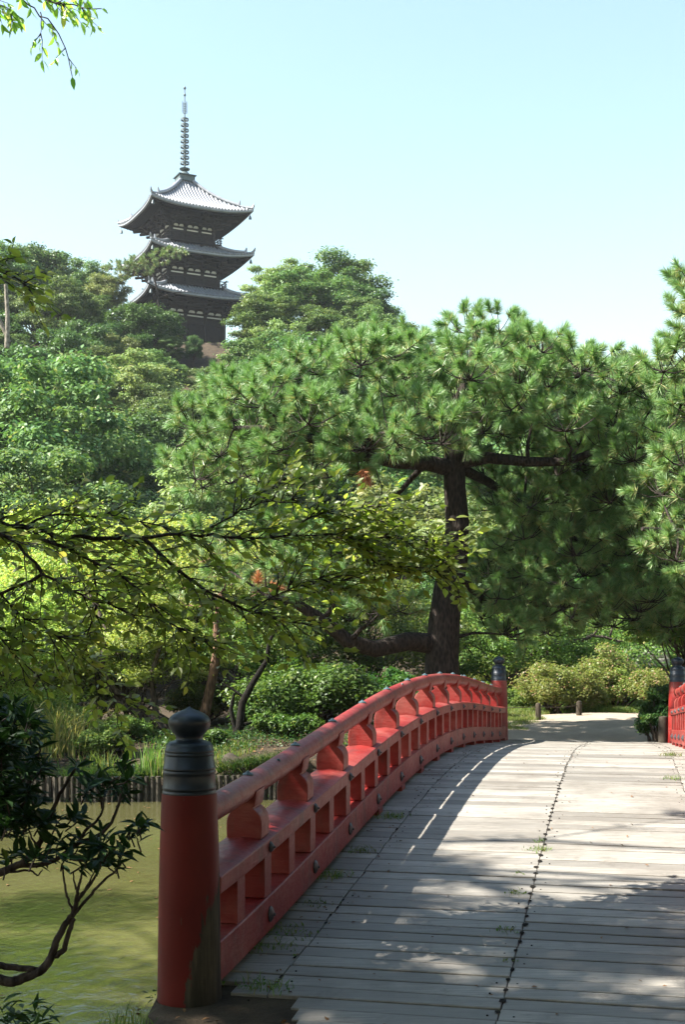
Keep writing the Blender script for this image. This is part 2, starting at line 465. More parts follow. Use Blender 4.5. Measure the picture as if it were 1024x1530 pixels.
# nail heads and dark gaps along the joints
mb = MB()
s = -.05
while s < LB:
    for t0 in (.34, WB / 2 + .02, WB - .34):
        for q in (-1, 1):
            if rng.random() < .55: continue
            mb.lathe(bp(s, t0 + q * rng.uniform(.04, .07), deckz(s) + .0), [(.005, 0), (.005, .005), (.003, .007)], 6)
        if t0 == WB / 2 + .02 or rng.random() < .3:
            a = t0 + rng.normal() * .006; hw_ = rng.uniform(.010, .017) * (1 if t0 == WB / 2 + .02 else .6); hl = rng.uniform(.018, .032); zz = deckz(s + .05) + .0072; q0 = s + .05
            mb.add([bp(q0 + y_ * hl * rng.uniform(.7, 1.1), a + x_ * hw_ * rng.uniform(.7, 1.1), zz + y_ * hl * slope(min(max(s, .2), 14.7))) for x_, y_ in ((-1, -.7), (0, -1), (1, -.6), (1, .6), (.2, 1), (-.9, .8))], [(0, 1, 2, 3, 4, 5)])
    s += .1517
tag(mb.build('joint_marks', BLACKWOOD, deck), kind='stuff')
for t0 in (-.02, .34, WB / 2 + .02, WB - .34, WB + .02):
    MB().loft([[bp(s, t0 + a, deckz(s) + b) for a, b in ((-.11, -.055), (.11, -.055), (.11, -.30), (-.11, -.30))] for s in np.linspace(.12 if t0 < .1 else -.3, LB + .1, 40)]).build('girder', DARKWOOD, bridge)
for s in (.6, 4.2, 7.45, 10.7, 14.3):
    for t0 in (-.1, WB / 2, WB + .1):
        z = deckz(s) - .30
        MB().tube([bp(s, t0, -1.9), bp(s, t0, z)], .12, 12).build('bridge_pile', DARKWOOD, bridge, smooth=50)
    MB().box(bp(s, WB / 2, deckz(s) - .38), (WB + .7, .2, .16), Matrix.Rotation(ROTB, 3, 'Z')).build('cross_beam', DARKWOOD, bridge)

SI = [.9 + .99 * i + .0064 * i * i for i in range(13)]
BS = sorted(SI + [(SI[i] + SI[i + 1]) / 2 for i in range(12)] + [.42, 14.2])

def build_rail(side):
    tf = (lambda t: t) if side == 0 else (lambda t: WB - t)     # t>0 points to the deck
    flip = 1 if side == 0 else -1
    rt = empty('railing', bp(0, tf(0), 0)); rt.parent = bridge
    rt.matrix_parent_inverse = parent_matrix(bridge).inverted()
    S0, S1 = .06, LB - .06
    # three-level limit: the railing's members are its sub-parts
    prof = [(-.12, -.045), (.12, -.045), (.122, .036), (.08, .050), (0, .060), (-.08, .050), (-.122, .036)]
    sweep(prof, beam, S0, S1, tf).build('middle_rail', RED, rt, bevel=.006, smooth=30)
    prof = [(-.10, -.447), (.12, -.447), (.12, -.262), (-.10, -.262)]
    sweep(prof, beam, S0, S1, tf).build('bottom_board', RED, rt, bevel=.007, smooth=30)
    pts = [bp(s, tf(0), beam(s) + .308 - .005 * s / LB) for s in np.linspace(S0 - .02, S1 + .02, 70)]
    MB().tube(pts, .064, 24).build('handrail', RED, rt, smooth=60)
    R = Matrix.Rotation(ROTB, 3, 'Z')
    def lb(s, t, z): return bp(s, tf(t), z)
    for s in BS:
        b = beam(s)
        me = MB().box(lb(s, .01, b - .153), (.20, .13, .220), R).build('baluster', RED, rt, bevel=.004)
    # bell-shaped struts
    outline = [(.094, 0), (.096, .05), (.095, .085), (.089, .110), (.077, .131), (.062, .145), (.050, .152), (.049, .158), (.059, .165), (.064, .19), (.068, .215), (.070, .245)]
    for s in SI:
        b = beam(s) + .052; sl_ = slope(s)
        rings = []
        loop = [(t, z) for t, z in outline] + [(-t, z) for t, z in reversed(outline)]
        for ds in (-.076, -.071, .071, .076):
            f = .95 if abs(ds) > .073 else 1
            rings.append([lb(s + ds, t * f, b + z * (1 if z > .2 or f == 1 else 1) + ds * sl_ * (1 if z > .2 or z < .01 else .5)) for t, z in loop])
        MB().loft(rings).build('bell_strut', RED, rt, smooth=35)
    # little feet between board and deck
    for s in SI[3:] + [14.6]:
        MB().box(lb(s + .1, .0, beam(s + .1) - .47), (.25, .16, .06), R).build('board_foot', RED, rt, bevel=.004)
    # pyramid bolts on both boards
    for s in SI:
        for dz, sz in ((-.005, .029), (-.358, .043)):
            mb = MB()
            z = beam(s) + dz
            c = lb(s, .122, z)
            n6 = 8; rings = []
            for r, d in ((sz, 0), (sz, .004), (sz * .85, .010), (sz * .5, .018), (sz * .22, .021), (sz * .18, .028), (sz * .05, .030)):
                rings.append([np.array(c) + np.array((VV[0], VV[1], 0)) * flip * d + np.array((U[0], U[1], 0)) * r * math.cos(a) + np.array((0, 0, 1)) * r * math.sin(a) for a in np.linspace(0, 2 * math.pi, n6, endpoint=False)])
            mb.loft(rings).build('bolt_head', BOLT, rt, smooth=35)
        c = lb(s, 0, beam(s) + .308 + .061)
        mo = MB(); mo.lathe(c, [(.030, -.004), (.030, .004), (.024, .009), (.012, .014), (.008, .02), (.002, .023)], 10); mo.build('rail_stud', STUD, rt, smooth=40)
    for s_ in (5.55, 9.8, 1.4, 12.1):
        c = lb(s_, .03, beam(s_) + .308 + .055); MB().lathe(c, [(.012, -.004), (.010, .006), (.004, .012)], 8).build('rail_stud', STUD, rt, smooth=40)
    # seams between beam lengths
    for s_ in (SI[2] + .06, SI[5] + .12, SI[9] + .5):
        mb = MB(); mb.add([lb(s_ + d, .1245, beam(s_) + z) for d, z in ((-.0025, -.046), (.0025, -.046), (.0025, .04), (-.0025, .04))], [(0, 1, 2, 3)])
        mb.build('joint_seam', BOLT, rt)
        MB().add([lb(s_ + d, .1225, beam(s_) + z) for d, z in ((-.0025, -.44), (.0025, -.44), (.0025, -.268), (-.0025, -.268))], [(0, 1, 2, 3)]).build('joint_seam', BOLT, rt)
    # posts
    pr = [(.150, -.35), (.150, .0), (.1455, .05), (.1425, .2), (.140, .45), (.135, .7), (.129, .88), (.1265, .955), (.1255, .968), (.117, .972)]
    cp = [(.117, .955), (.1225, .969), (.1225, .979), (.1195, .982), (.1195, .986), (.1225, .989), (.1225, .999), (.1195, 1.003), (.1185, 1.05), (.1180, 1.058), (.1205, 1.062), (.1205, 1.070), (.1175, 1.073), (.1175, 1.077),
          (.1200, 1.080), (.1200, 1.087), (.1165, 1.091), (.1120, 1.138), (.1110, 1.140), (.1135, 1.144), (.1135, 1.151), (.1105, 1.154), (.1105, 1.158), (.1125, 1.161), (.1120, 1.167), (.1085, 1.170), (.1060, 1.185), (.100, 1.196), (.088, 1.203), (.070, 1.208),
          (.0625, 1.213), (.0610, 1.222), (.0635, 1.232), (.075, 1.243), (.087, 1.258), (.0945, 1.274), (.0970, 1.289), (.0950, 1.302), (.087, 1.316), (.071, 1.329), (.048, 1.340), (.026, 1.348), (.012, 1.354), (.002, 1.362)]
    for s_ in (-.03, LB + .03):
        x, y, _ = bp(s_, tf(0), 0)
        pe = MB().lathe((0, 0, 0), pr, 40).build('railing_post', POST if s_ < 5 else RED, rt, smooth=40, world=False)
        zz = 0
        pe.matrix_parent_inverse = parent_matrix(rt).inverted(); pe.location = (x, y, zz)
        MB_ = MB().lathe((x, y, 0), cp, 40)
        c = MB_.build('post_cap', CAP, rt, smooth=50)
build_rail(0); build_rail(1)

# ---------------------------------------------------------------- foliage generators
def unit(v): return v / (np.linalg.norm(v, axis=-1, keepdims=True) + 1e-9)
def leafcloud(rng, P, Nrm, size, aspect=.5, fold=.12, droop=None):
    n = len(P); a = unit(rng.normal(size=(n, 3)))
    if droop is not None: a = unit(a * .8 + droop)
    Nrm = unit(Nrm); a = unit(a - Nrm * np.sum(a * Nrm, 1, keepdims=True)); b = np.cross(Nrm, a)
    s = (size * rng.uniform(.7, 1.25, n))[:, None]
    V = np.stack([P - a * s * .5, P + b * s * aspect * .5 + Nrm * s * fold - a * s * .05, P + a * s * .5, P - b * s * aspect * .5 + Nrm * s * fold - a * s * .05], 1).reshape(-1, 3)
    Fq = np.arange(n * 4).reshape(n, 4)
    return V, Fq

def clump_points(rng, centers, radii, n, flat=.55):
    """n leaves per unit weight; centres (K,3), radii (K,)"""
    w = radii ** 2; idx = rng.choice(len(centers), size=n, p=w / w.sum())
    d = unit(rng.normal(size=(n, 3))); r = rng.uniform(0.25, 1, n) ** .5
    off = d * r[:, None] * radii[idx][:, None]; off[:, 2] *= flat
    off *= (1 + .25 * rng.normal(size=(n, 1)))
    P = centers[idx] + off
    Nrm = d * .5 + np.array((0, 0, .8)) + rng.normal(size=(n, 3)) * .45
    return P, Nrm, idx

def limb(rng, a, b, sag=.12, n=5):
    a = np.asarray(a, float); b = np.asarray(b, float); L = np.linalg.norm(b - a)
    pts = []
    off = rng.normal(size=3) * L * .07
    for i in range(n + 1):
        t = i / n
        p = a + (b - a) * t + off * math.sin(math.pi * t) + np.array((0, 0, sag * L * math.sin(math.pi * t)))
        if 0 < i < n: p = p + rng.normal(size=3) * L * .02
        pts.append(p)
    return pts

def broad_tree(rng, H, R, cz=.62, ch=.40, K=34, n=9000, leaf=.26, tr=.2, flat=.5, lean=(0, 0), matL=None, matB=None, name='broadleaf_tree', tint=.05, cr=.30, tz=0.0, label=None, cat='tree', group=None, loc=(0, 0, 0), tintfn=None, asp=.55):
    """built around its own root"""
    root = empty(name, (0, 0, 0), 0, label, cat, group)
    top = np.array((lean[0], lean[1], H * cz))
    C = []
    tries = 0
    while len(C) < K and tries < K * 40:
        tries += 1
        d = unit(rng.normal(size=3)); 
        if d[2] < -.55: continue
        r = rng.uniform(.35, .92)
        c = top + d * np.array((R, R, H * ch)) * r
        rr = rng.uniform(.7, 1.25) * cr * R
        if c[2] + rr * flat > H: continue
        if all(np.linalg.norm((c - q[0]) * np.array((1, 1, 1.5))) > .62 * (rr + q[1]) for q in C): C.append((c, rr))
    cen = np.array([c for c, _ in C]); rad = np.array([r for _, r in C])
    P, Nm, idx = clump_points(rng, cen, rad, n, flat)
    V, Fq = leafcloud(rng, P, Nm, leaf, asp)
    tn = (rng.random(n) < tint) * rng.uniform(.4, 1, n)
    ct = rng.uniform(0, .35, len(C)); tn = np.maximum(tn, ct[idx] * rng.random(n))
    if tintfn is not None: tn = np.maximum(tn, tintfn(P, rng))
    mb = MB()
    trunk = limb(rng, (0, 0, -.3), top * np.array((1, 1, .95)), 0, 7)
    mb.tube(trunk, [tr * (1.25 - .95 * i / 7) for i in range(8)], 8)
    for c, rr in C:
        i = rng.integers(2, 7)
        if c[2] < trunk[i][2]: i = max(2, i - 2)
        pts = limb(rng, trunk[i], c, .05, 4)
        r0 = tr * .38 * (1.1 - i / 9)
        mb.tube(pts, [r0, r0 * .8, r0 * .6, r0 * .4, r0 * .2], 5, cap=False)
    mb.build('trunk', matB or BARK, root, smooth=60, world=False, fixn=False)
    o = link('crown', npmesh('crown', V, Fq, {'tint': tn}), matL or L_HILL, root, world=False)
    root.location = tuple(loc)
    return root

def mbtube_np(a): pass

def needles(rng, C, Ax, L, nper, width, shoot, brown=.12, spread=(16, 78)):
    n = len(C); m = n * nper
    Ci = np.repeat(C, nper, 0); Ai = unit(np.repeat(Ax, nper, 0))
    t = rng.random(m)
    ang = np.radians(spread[1] - (spread[1] - spread[0]) * t + rng.normal(size=m) * 9)
    p = unit(np.cross(Ai, rng.normal(size=(m, 3))))
    d = Ai * np.cos(ang)[:, None] + p * np.sin(ang)[:, None]
    base = Ci + Ai * (t * shoot)[:, None]
    ln = L * rng.uniform(.75, 1.12, m)[:, None]
    tip = base + d * ln; tip[:, 2] -= .08 * ln[:, 0]
    side = unit(np.cross(d, rng.normal(size=(m, 3)))) * width / 2
    V = np.stack([base - side, base + side, tip], 1).reshape(-1, 3)
    tn = np.where(t < .3, (rng.random(m) < brown * 3) * .7, (rng.random(m) < .04) * .6)
    return V, np.arange(m * 3).reshape(m, 3), tn

def inpoly(x, y, poly):
    c = False; j = len(poly) - 1
    for i in range(len(poly)):
        xi, yi = poly[i]; xj, yj = poly[j]
        if (yi > y) != (yj > y) and x < (xj - xi) * (y - yi) / (yj - yi + 1e-9) + xi: c = not c
        j = i
    return c

def pine_clumps(rng, poly, Y, dY, K, r=(.42, .7), mind=.62, tries=6000, thin=None):
    """clump centres inside a real volume: outline (given at depth Y) times a rounded depth"""
    xs = [p[0] for p in poly]; ys = [p[1] for p in poly]; out = []
    cx = (min(xs) + max(xs)) / 2; wx = (max(xs) - min(xs)) / 2
    for _ in range(tries):
        if len(out) >= K: break
        x = rng.uniform(min(xs), max(xs)); y = rng.uniform(min(ys), max(ys))
        if not inpoly(x, y, poly): continue
        e = math.sqrt(max(0.08, 1 - ((x - cx) / wx) ** 2)); rr = rng.uniform(*r)
        D = Y + rng.uniform(-1, 1) * dY * e
        c = at(x, y, Y); c[1] = D
        c = at(x, y, D) if True else c
        if all(np.linalg.norm((c - q) * np.array((1, 1, 1.35))) > mind * (rr + s_) for q, s_ in out): out.append((c, rr))
    return out

def pine_tree(rng, name, clumps, trunk, trad, hubs, label, needleL=.19, nper=80, tufts=10, width=.0085, mat=None, bark=None, dead=None, up=.55):
    root = empty(name, trunk[0], 0, label, 'tree')
    mb = MB(); mb.tube(trunk, trad, 14)
    for pts, rads in hubs: mb.tube(pts, rads, 10)
    nodes_ = [(np.asarray(p, float), trad[i]) for i, p in enumerate(trunk) if i > len(trunk) // 3]
    for pts, rads in hubs:
        nodes_ += [(np.asarray(p, float), rads[i]) for i, p in enumerate(pts)]
    C = []; Ax = []; ddd = []
    for c, rr in clumps:
        # nearest hub below
        b = min(nodes_, key=lambda q: np.linalg.norm(q[0] - c) + (3 if q[0][2] > c[2] + .4 else 0))
        r0 = min(.05, b[1] * .5)
        pts = limb(rng, b[0], c - np.array((0, 0, .12)), .04, 5)
        mb.tube(pts, [r0, r0 * .85, r0 * .7, r0 * .55, r0 * .4, r0 * .25], 6, cap=False)
        nodes_.append((pts[3], r0 * .5))
        k = max(3, int(tufts * (rr / .55) ** 2))
        for j in range(k):
            d = unit(rng.normal(size=3) * np.array((1, 1, .75)) + np.array((0, 0, .45)))
            p = c + d * rr * np.array((1, 1, .70)) * rng.uniform(.62, 1)
            ax = unit(d * 1.0 + np.array((0, 0, up)) + rng.normal(size=3) * .18)
            C.append(p); Ax.append(ax); 
            q0 = c - np.array((0, 0, .1)); mb.tube([q0, (q0 + p) / 2 - np.array((0, 0, .05)), p + ax * .12], [.011, .008, .005], 4, cap=False)
    C = np.array(C); Ax = np.array(Ax)
    V, Fq, tn = needles(rng, C, Ax, needleL, nper, width, .17, spread=(16, 82))
    mb.build('trunk', bark or PINEBARK, root, smooth=60, fixn=False)
    link('crown', npmesh('crown', V, Fq, {'tint': tn}), mat or L_PINE, root)
    if dead is not None:
        V, Fq, tn = needles(rng, np.array(dead), unit(rng.normal(size=(len(dead), 3)) + np.array((0, 0, .2))), needleL * .9, nper + 30, width, .2)
        link('dead_needles', npmesh('dead', V, Fq, {'tint': tn * 0}), L_DEAD, root)
    return root

def grass_blades(rng, P, h, w=.008, lean=.35):
    n = len(P); H_ = h * rng.uniform(.5, 1.2, n)
    a = rng.uniform(0, 2 * math.pi, n); side = np.stack([np.cos(a), np.sin(a), np.zeros(n)], 1) * w / 2
    l = rng.normal(size=(n, 3)) * lean; l[:, 2] = 0
    mid = P + np.stack([l[:, 0] * H_ * .3, l[:, 1] * H_ * .3, H_ * .6], 1)
    tip = P + np.stack([l[:, 0] * H_, l[:, 1] * H_, H_ * .95], 1)
    V = np.stack([P - side, P + side, mid + side * .7, tip, mid - side * .7], 1).reshape(-1, 3)
    b = np.arange(n)[:, None, None] * 5
    return V, (b + np.array([[0, 1, 2], [0, 2, 4], [4, 2, 3]])[None]).reshape(-1, 3)


# ---------------------------------------------------------------- pagoda
TILE = mat_simple('grey_roof_tile', (.15, .16, .18), (.26, .27, .29), 3, .36, .7, .1)
PWOOD = mat_simple('dark_temple_timber', (.022, .018, .018), (.042, .034, .032), 4, .8, .3, .2)
PLASTER = mat_simple('white_plaster', (.62, .62, .60), (.75, .74, .72), 3, .9, .2, .05)
BRONZE = mat_simple('green_bronze', (.05, .075, .085), (.09, .12, .12), 5, .5, .5, .1)
PAG = np.array((-14.95, 120.3)); PROT = math.radians(27.0)
pag = empty('three_storey_pagoda', (PAG[0], PAG[1], 28.2), PROT, 'dark three-storey wooden pagoda with tall ringed spire rising above the wooded hill', 'pagoda')

def rotk(p, k):
    x, y, z = p
    for _ in range(k): x, y = -y, x
    return (x, y, z)
def ring4(mb, h, z, tw, th):
    """square ring beam of outer half-width h"""
    for k in range(4):
        c = rotk((0, -h + tw / 2, z), k); d = (2 * h - (2 * tw if k % 2 else 0) - (.004 if k % 2 else 0), tw, th)
        mb.box(c, d if k % 2 == 0 else (d[1], d[0], d[2]))

def storey(zE, hr, hw, htop, rise, lift, idx):
    z0 = zE - 28.2
    # roof shell
    mb = MB(); ribs = MB(); so = MB()
    def w(v): return hr + (htop - hr) * v
    def surf(u, v):
        ww = w(v) * (1 + .035 * abs(u) ** 4 * (1 - v) ** 2)
        return (u * ww, -ww, z0 + rise * (.55 * v + .45 * v ** 2) + lift * abs(u) ** 3 * (1 - v) ** 2)
    nu, nv = 24, 10
    for k in range(4):
        vs = []; fs = []
        for j in range(nv + 1):
            for i in range(nu + 1): vs.append(rotk(surf(i / nu * 2 - 1, j / nv), k))
        b = (nu + 1) * (nv + 1)
        # eave fascia and soffit
        for i in range(nu + 1):
            x, y, z = surf(i / nu * 2 - 1, 0); vs.append(rotk((x, y, z - .16), k))
        for i in range(nu + 1):
            x, y, z = surf(i / nu * 2 - 1, 0); vs.append(rotk((x * .975, y * .975, z - .24), k))
        for i in range(nu + 1):
            u = i / nu * 2 - 1; vs.append(rotk((u * hw * .98, -hw * .98, z0 + .12 + .1), k))
        for j in range(nv):
            for i in range(nu): fs.append((j * (nu + 1) + i, j * (nu + 1) + i + 1, (j + 1) * (nu + 1) + i + 1, (j + 1) * (nu + 1) + i))
        for i in range(nu):
            fs.append((i, b + i, b + i + 1, i + 1))
            fs.append((b + i, b + nu + 1 + i, b + nu + 2 + i, b + i + 1))
            fs.append((b + nu + 1 + i, b + 2 * nu + 2 + i, b + 2 * nu + 3 + i, b + nu + 2 + i))
        mb.add(vs, fs)
        nr = int(2 * hr / .31)
        for q in range(nr + 1):
            x = -hr * .985 + q * (2 * hr * .985) / nr
            vmax = min(1, (hr - abs(x)) / (hr - htop)) if abs(x) > htop else 1
            if vmax < .03: continue
            pts = []
            for t in np.linspace(-.012, vmax * .98, 6):
                ww = w(t); u = max(-1, min(1, x / ww)); p = surf(u, max(t, 0)); pts.append(rotk((x, p[1] - (.05 if t < 0 else 0), p[2] + .045), k))
            ribs.tube(pts, .078, 6)
        # rafters, two tiers
        nrf = int(2 * hr / .3)
        for q in range(nrf + 1):
            x = -hr * .93 + q * 2 * hr * .93 / nrf
            u = x / hr; ze = surf(u, 0)[2]
            xi = x if abs(x) < hw else math.copysign(hw, x) * .98
            yi = -hw if abs(x) < hw * 1.0 else -abs(x) * .99
            if abs(x) >= hw: xi = x
            p0 = rotk((x, -hr * .955, ze - .31), k)
            f = (hr * .955 - abs(yi)) / (hr * .955 - hw)
            p1 = rotk((xi, yi, (ze - .31) * (1 - f) + (z0 + .10) * f), k)
            so.tube([p0, p1], .05, 4)
    roof = mb.build('roof', TILE, pag, smooth=35, world=False, fixn=True)
    ribs.build('tile_rows', TILE, roof, smooth=50, world=False)
    so.build('rafters', PWOOD, roof, world=False)
    # soffit boards just under the tile shell, dark timber
    sb = MB()
    for k in range(4):
        vs = []
        for i in range(nu + 1):
            x, y, z = surf(i / nu * 2 - 1, 0); vs.append(rotk((x * .968, y * .968, z - .262), k))
        for i in range(nu + 1):
            u = i / nu * 2 - 1; vs.append(rotk((u * hw, -hw, z0 + .19), k))
        sb.add(vs, [(i, i + 1, nu + 2 + i, nu + 1 + i) for i in range(nu)])
    sb.build('soffit', PWOOD, roof, world=False)
    # hip ridges with upturned ends
    for k in range(4):
        m2 = MB(); pts = []
        for t in np.linspace(0, .985, 12):
            p = surf(-1, t); pts.append(rotk((p[0], p[1], p[2] + .10 + (.10 if t > .2 else .02)), k))
        m2.tube(pts, [.11 if t < .2 else .17 for t in np.linspace(0, .985, 12)], 8)
        p = surf(-1, 0); 
        m2.tube([rotk((p[0] * .97, p[1] * .97, p[2] + .12), k), rotk((p[0] * 1.0, p[1] * 1.0, p[2] + .3), k), rotk((p[0] * 1.012, p[1] * 1.012, p[2] + .55), k)], [.13, .1, .04], 6)
        p = surf(-1, .22); m2.tube([rotk((p[0], p[1], p[2] + .15), k), rotk((p[0] * 1.02, p[1] * 1.02, p[2] + .62), k)], [.17, .05], 6)
        m2.build('ridge', TILE, roof, smooth=50, world=False)
        p = surf(-1, 0); c = rotk((p[0] * .95, p[1] * .95, p[2] - .3), k)
        m3 = MB().lathe((c[0], c[1], c[2] - .55), [(.15, 0), (.13, .05), (.11, .2), (.07, .3), (.02, .34), (.015, .6)], 10)
        m3.build('wind_bell', BRONZE, roof, smooth=50, world=False)
    # brackets
    br = MB()
    cols = [-hw * .94, -hw * .33, hw * .33, hw * .94]
    for k in range(4):
        for c in cols:
            for j, (o, z) in enumerate(((.42, -1.16), (.8, -.86), (1.2, -.55))):
                p = rotk((c, -hw - o / 2, z0 + z), k); d = (.17, o, .17)
                br.box(p, d if k % 2 == 0 else (d[1], d[0], d[2]))
                p = rotk((c, -hw - o, z0 + z + .14), k); d = (.62 + .1 * j, .16, .14)
                br.box(p, d if k % 2 == 0 else (d[1], d[0], d[2]))
                for e in (-.26, 0, .26):
                    p = rotk((c + e * (1 + .15 * j), -hw - o, z0 + z + .26), k); br.box(p, (.16, .16, .11))
        dg = Matrix.Rotation(math.radians(45 + 90 * k), 3, 'Z')
        for o, z in ((.9, -1.12), (1.6, -.8), (2.3, -.48)):
            p = Vector((-(hw + o * .35), -(hw + o * .35), z0 + z)); q = rotk(tuple(p), k)
            br.box(q, (o, .2, .2), dg)
    for o, z in ((.42, -.78), (.8, -.46), (1.2, -.15)): ring4(br, hw + o + .07, z0 + z, .14, .16)
    br.loft([[(sx * (hw + a), sy * (hw + a), z0 + z) for sx, sy in ((-1, -1), (1, -1), (1, 1), (-1, 1))] for a, z in ((-.05, -1.12), (.30, -.86), (.34, -.74), (.68, -.56), (.72, -.42), (1.10, -.22), (1.12, -.02))])
    br.build('brackets', PWOOD, pag, world=False)
    # walls
    zb = -2.55 if idx else -4.7
    wb = MB(); wb.box((0, 0, z0 + (zb + .1) / 2), (2 * hw - .2, 2 * hw - .2, -zb + .1))
    wall = wb.build('wall', PWOOD, pag, world=False)
    cm = MB()
    for k in range(4):
        for c in cols:
            p = rotk((c, -hw + .05, z0 + zb), k); cm.lathe(p, [(.15, 0), (.15, -zb - 1.2)], 12)
    for z in (-1.32, -1.62, zb + .12) + ((-2.2, -3.9) if idx == 0 else ()): ring4(cm, hw + .04, z0 + z, .14, .11)
    cm.build('columns', PWOOD, wall, smooth=40, world=False)
    for k in range(4):
        for a, b in zip(cols[:-1], cols[1:]):
            c = (a + b) / 2; ww = b - a
            # long strip, then two curved plaster fields with the strut between them
            pm = MB()
            p = rotk((c, -hw + .085, z0 - 1.47), k); d = (ww - .36, .05, .13); pm.box(p, d if k % 2 == 0 else (d[1], d[0], d[2]))
            for e in (-1, 1):
                pts = []
                for t in np.linspace(0, math.pi, 9): pts.append((c + e * ww * .2 + math.cos(t) * ww * .155, z0 - 1.22 + math.sin(t) * .24))
                r1 = [rotk((x, -hw + .06, z), k) for x, z in pts]; r2 = [rotk((x, -hw + .11 - .19, z), k) for x, z in pts]
                pm.loft([r1, r2])
            pm.build('plaster_panel', PLASTER, wall, world=False)
    if idx == 0:
        for k in range(4):
            for a, b in zip(cols[:-1], cols[1:]):
                c = (a + b) / 2; ww = b - a - .5; dm = MB()
                p = rotk((c, -hw + .04, z0 - 3.05), k); d = (ww, .06, 1.5); dm.box(p, d if k % 2 == 0 else (d[1], d[0], d[2]))
                for q in np.linspace(-ww / 2 + .1, ww / 2 - .1, 9):
                    p = rotk((c + q, -hw - .0, z0 - 3.05), k); d = (.05, .05, 1.5); dm.box(p, d if k % 2 == 0 else (d[1], d[0], d[2]))
                dm.build('lattice_window', PWOOD, wall, world=False)
    # balcony
    hb = hw + .5; zf = z0 - 2.55
    bl = MB(); bl.box((0, 0, zf - .06), (2 * hb, 2 * hb, .12)); ring4(bl, hb - .2, zf - .24, .14, .14)
    sk = hw + .12
    if idx:
        bl.box((0, 0, zf - .55), (2 * sk, 2 * sk, .8))
        for k in range(4):
            for c in np.linspace(-sk * .95, sk * .95, 4):
                p = rotk((c, -sk - .2, zf - .4), k); d = (.18, .5, .18); bl.box(p, d if k % 2 == 0 else (d[1], d[0], d[2]))
    else:
        bl = MB(); bl.box((0, 0, z0 - 4.55), (2 * hb + .6, 2 * hb + .6, .14))
        for c in np.linspace(-hb, hb, 5):
            for k in range(4): bl.box(rotk((c, -hb, z0 - 4.95), k), (.2, .2, .7))
        zf = z0 - 4.48
    bal = bl.build('balcony', PWOOD, pag, world=False)
    if idx:
        for k in range(4):
            for c in np.linspace(-sk * .63, sk * .63, 3):
                p = rotk((c, -sk - .012, zf - .46), k); d = (sk * .34, .05, .22); MB().box(p, d if k % 2 == 0 else (d[1], d[0], d[2])).build('plaster_panel', PLASTER, bal, world=False)
    if idx:
        rl = MB()
        for k in range(4):
            for z, r, ext in ((.55, .05, .2), (.33, .035, .08), (.14, .035, .08)):
                rl.tube([rotk((-hb - ext, -hb + .08, zf + z + (.08 if r > .04 else 0)), k), rotk((-hb + .3, -hb + .08, zf + z), k), rotk((hb - .3, -hb + .08, zf + z), k), rotk((hb + ext, -hb + .08, zf + z + (.08 if r > .04 else 0)), k)], r, 6)
            for c in np.linspace(-hb + .08, hb - .08, 8):
                p = rotk((c, -hb + .08, zf), k); rl.box((p[0], p[1], p[2] + .27), (.09, .09, .54))
        rl.build('balcony_railing', PWOOD, bal, world=False)
storey(32.75, 5.1, 2.95, 2.75, 1.3, .42, 0)
storey(36.75, 4.85, 2.55, 2.35, 1.3, .42, 1)
storey(40.85, 4.8, 2.2, .45, 3.75, .42, 2)
zt = 44.6 - 28.2
sp = MB(); sp.box((0, 0, zt + .2), (1.5, 1.5, .5)); sp.box((0, 0, zt + .49), (1.75, 1.75, .08))
sp.lathe((0, 0, zt + .53), [(.55, 0), (.52, .12), (.42, .3), (.25, .42), (.2, .5), (.45, .62), (.5, .72), (.2, .8), (.1, .9)], 20)
sp.lathe((0, 0, zt + 1.3), [(.075, 0), (.06, 4.5), (.045, 7.4), (.03, 7.7)], 10)
spire = sp.build('spire', BRONZE, pag, smooth=40, world=False)
for i in range(9):
    r = .40 - .008 * i; z = 46.4 - 28.2 + i * .515; m2 = MB()
    a = np.linspace(0, 2 * math.pi, 20)
    rings = []
    for t in a[:-1]:
        rings.append([((r + dr) * math.cos(t), (r + dr) * math.sin(t), z + dz) for dr, dz in ((.03, -.09), (.03, .09), (-.03, .07), (-.03, -.07))])
    rings.append(rings[0]); m2.loft(rings)
    for t in (0, math.pi / 2): m2.box((0, 0, z), (2 * r, .05, .05), Matrix.Rotation(t + .4, 3, 'Z'))
    m2.build('spire_ring', BRONZE, spire, world=False)
m2 = MB()
for k in range(4):
    for j in range(5):
        zz = 51.1 - 28.2 + j * .22; R_ = Matrix.Rotation(k * math.pi / 2 + .3, 3, 'Z')
        m2.tube([R_ @ Vector((.05, 0, zz)), R_ @ Vector((.24, 0, zz + .05)), R_ @ Vector((.28, 0, zz + .2)), R_ @ Vector((.2, 0, zz + .26))], .022, 5)
m2.build('flame_finial', BRONZE, spire, world=False)
m2 = MB()
for zz, r in ((52.85 - 28.2, .13), (53.5 - 28.2, .14)):
    m2.lathe((0, 0, zz - r), [(.02, 0), (r * .7, r * .3), (r, r), (r * .7, r * 1.7), (.02, r * 2.3)], 12)
m2.lathe((0, 0, 52.3 - 28.2), [(.03, 0), (.03, 1.2)], 6)
m2.build('spire_balls', BRONZE, spire, smooth=60, world=False)
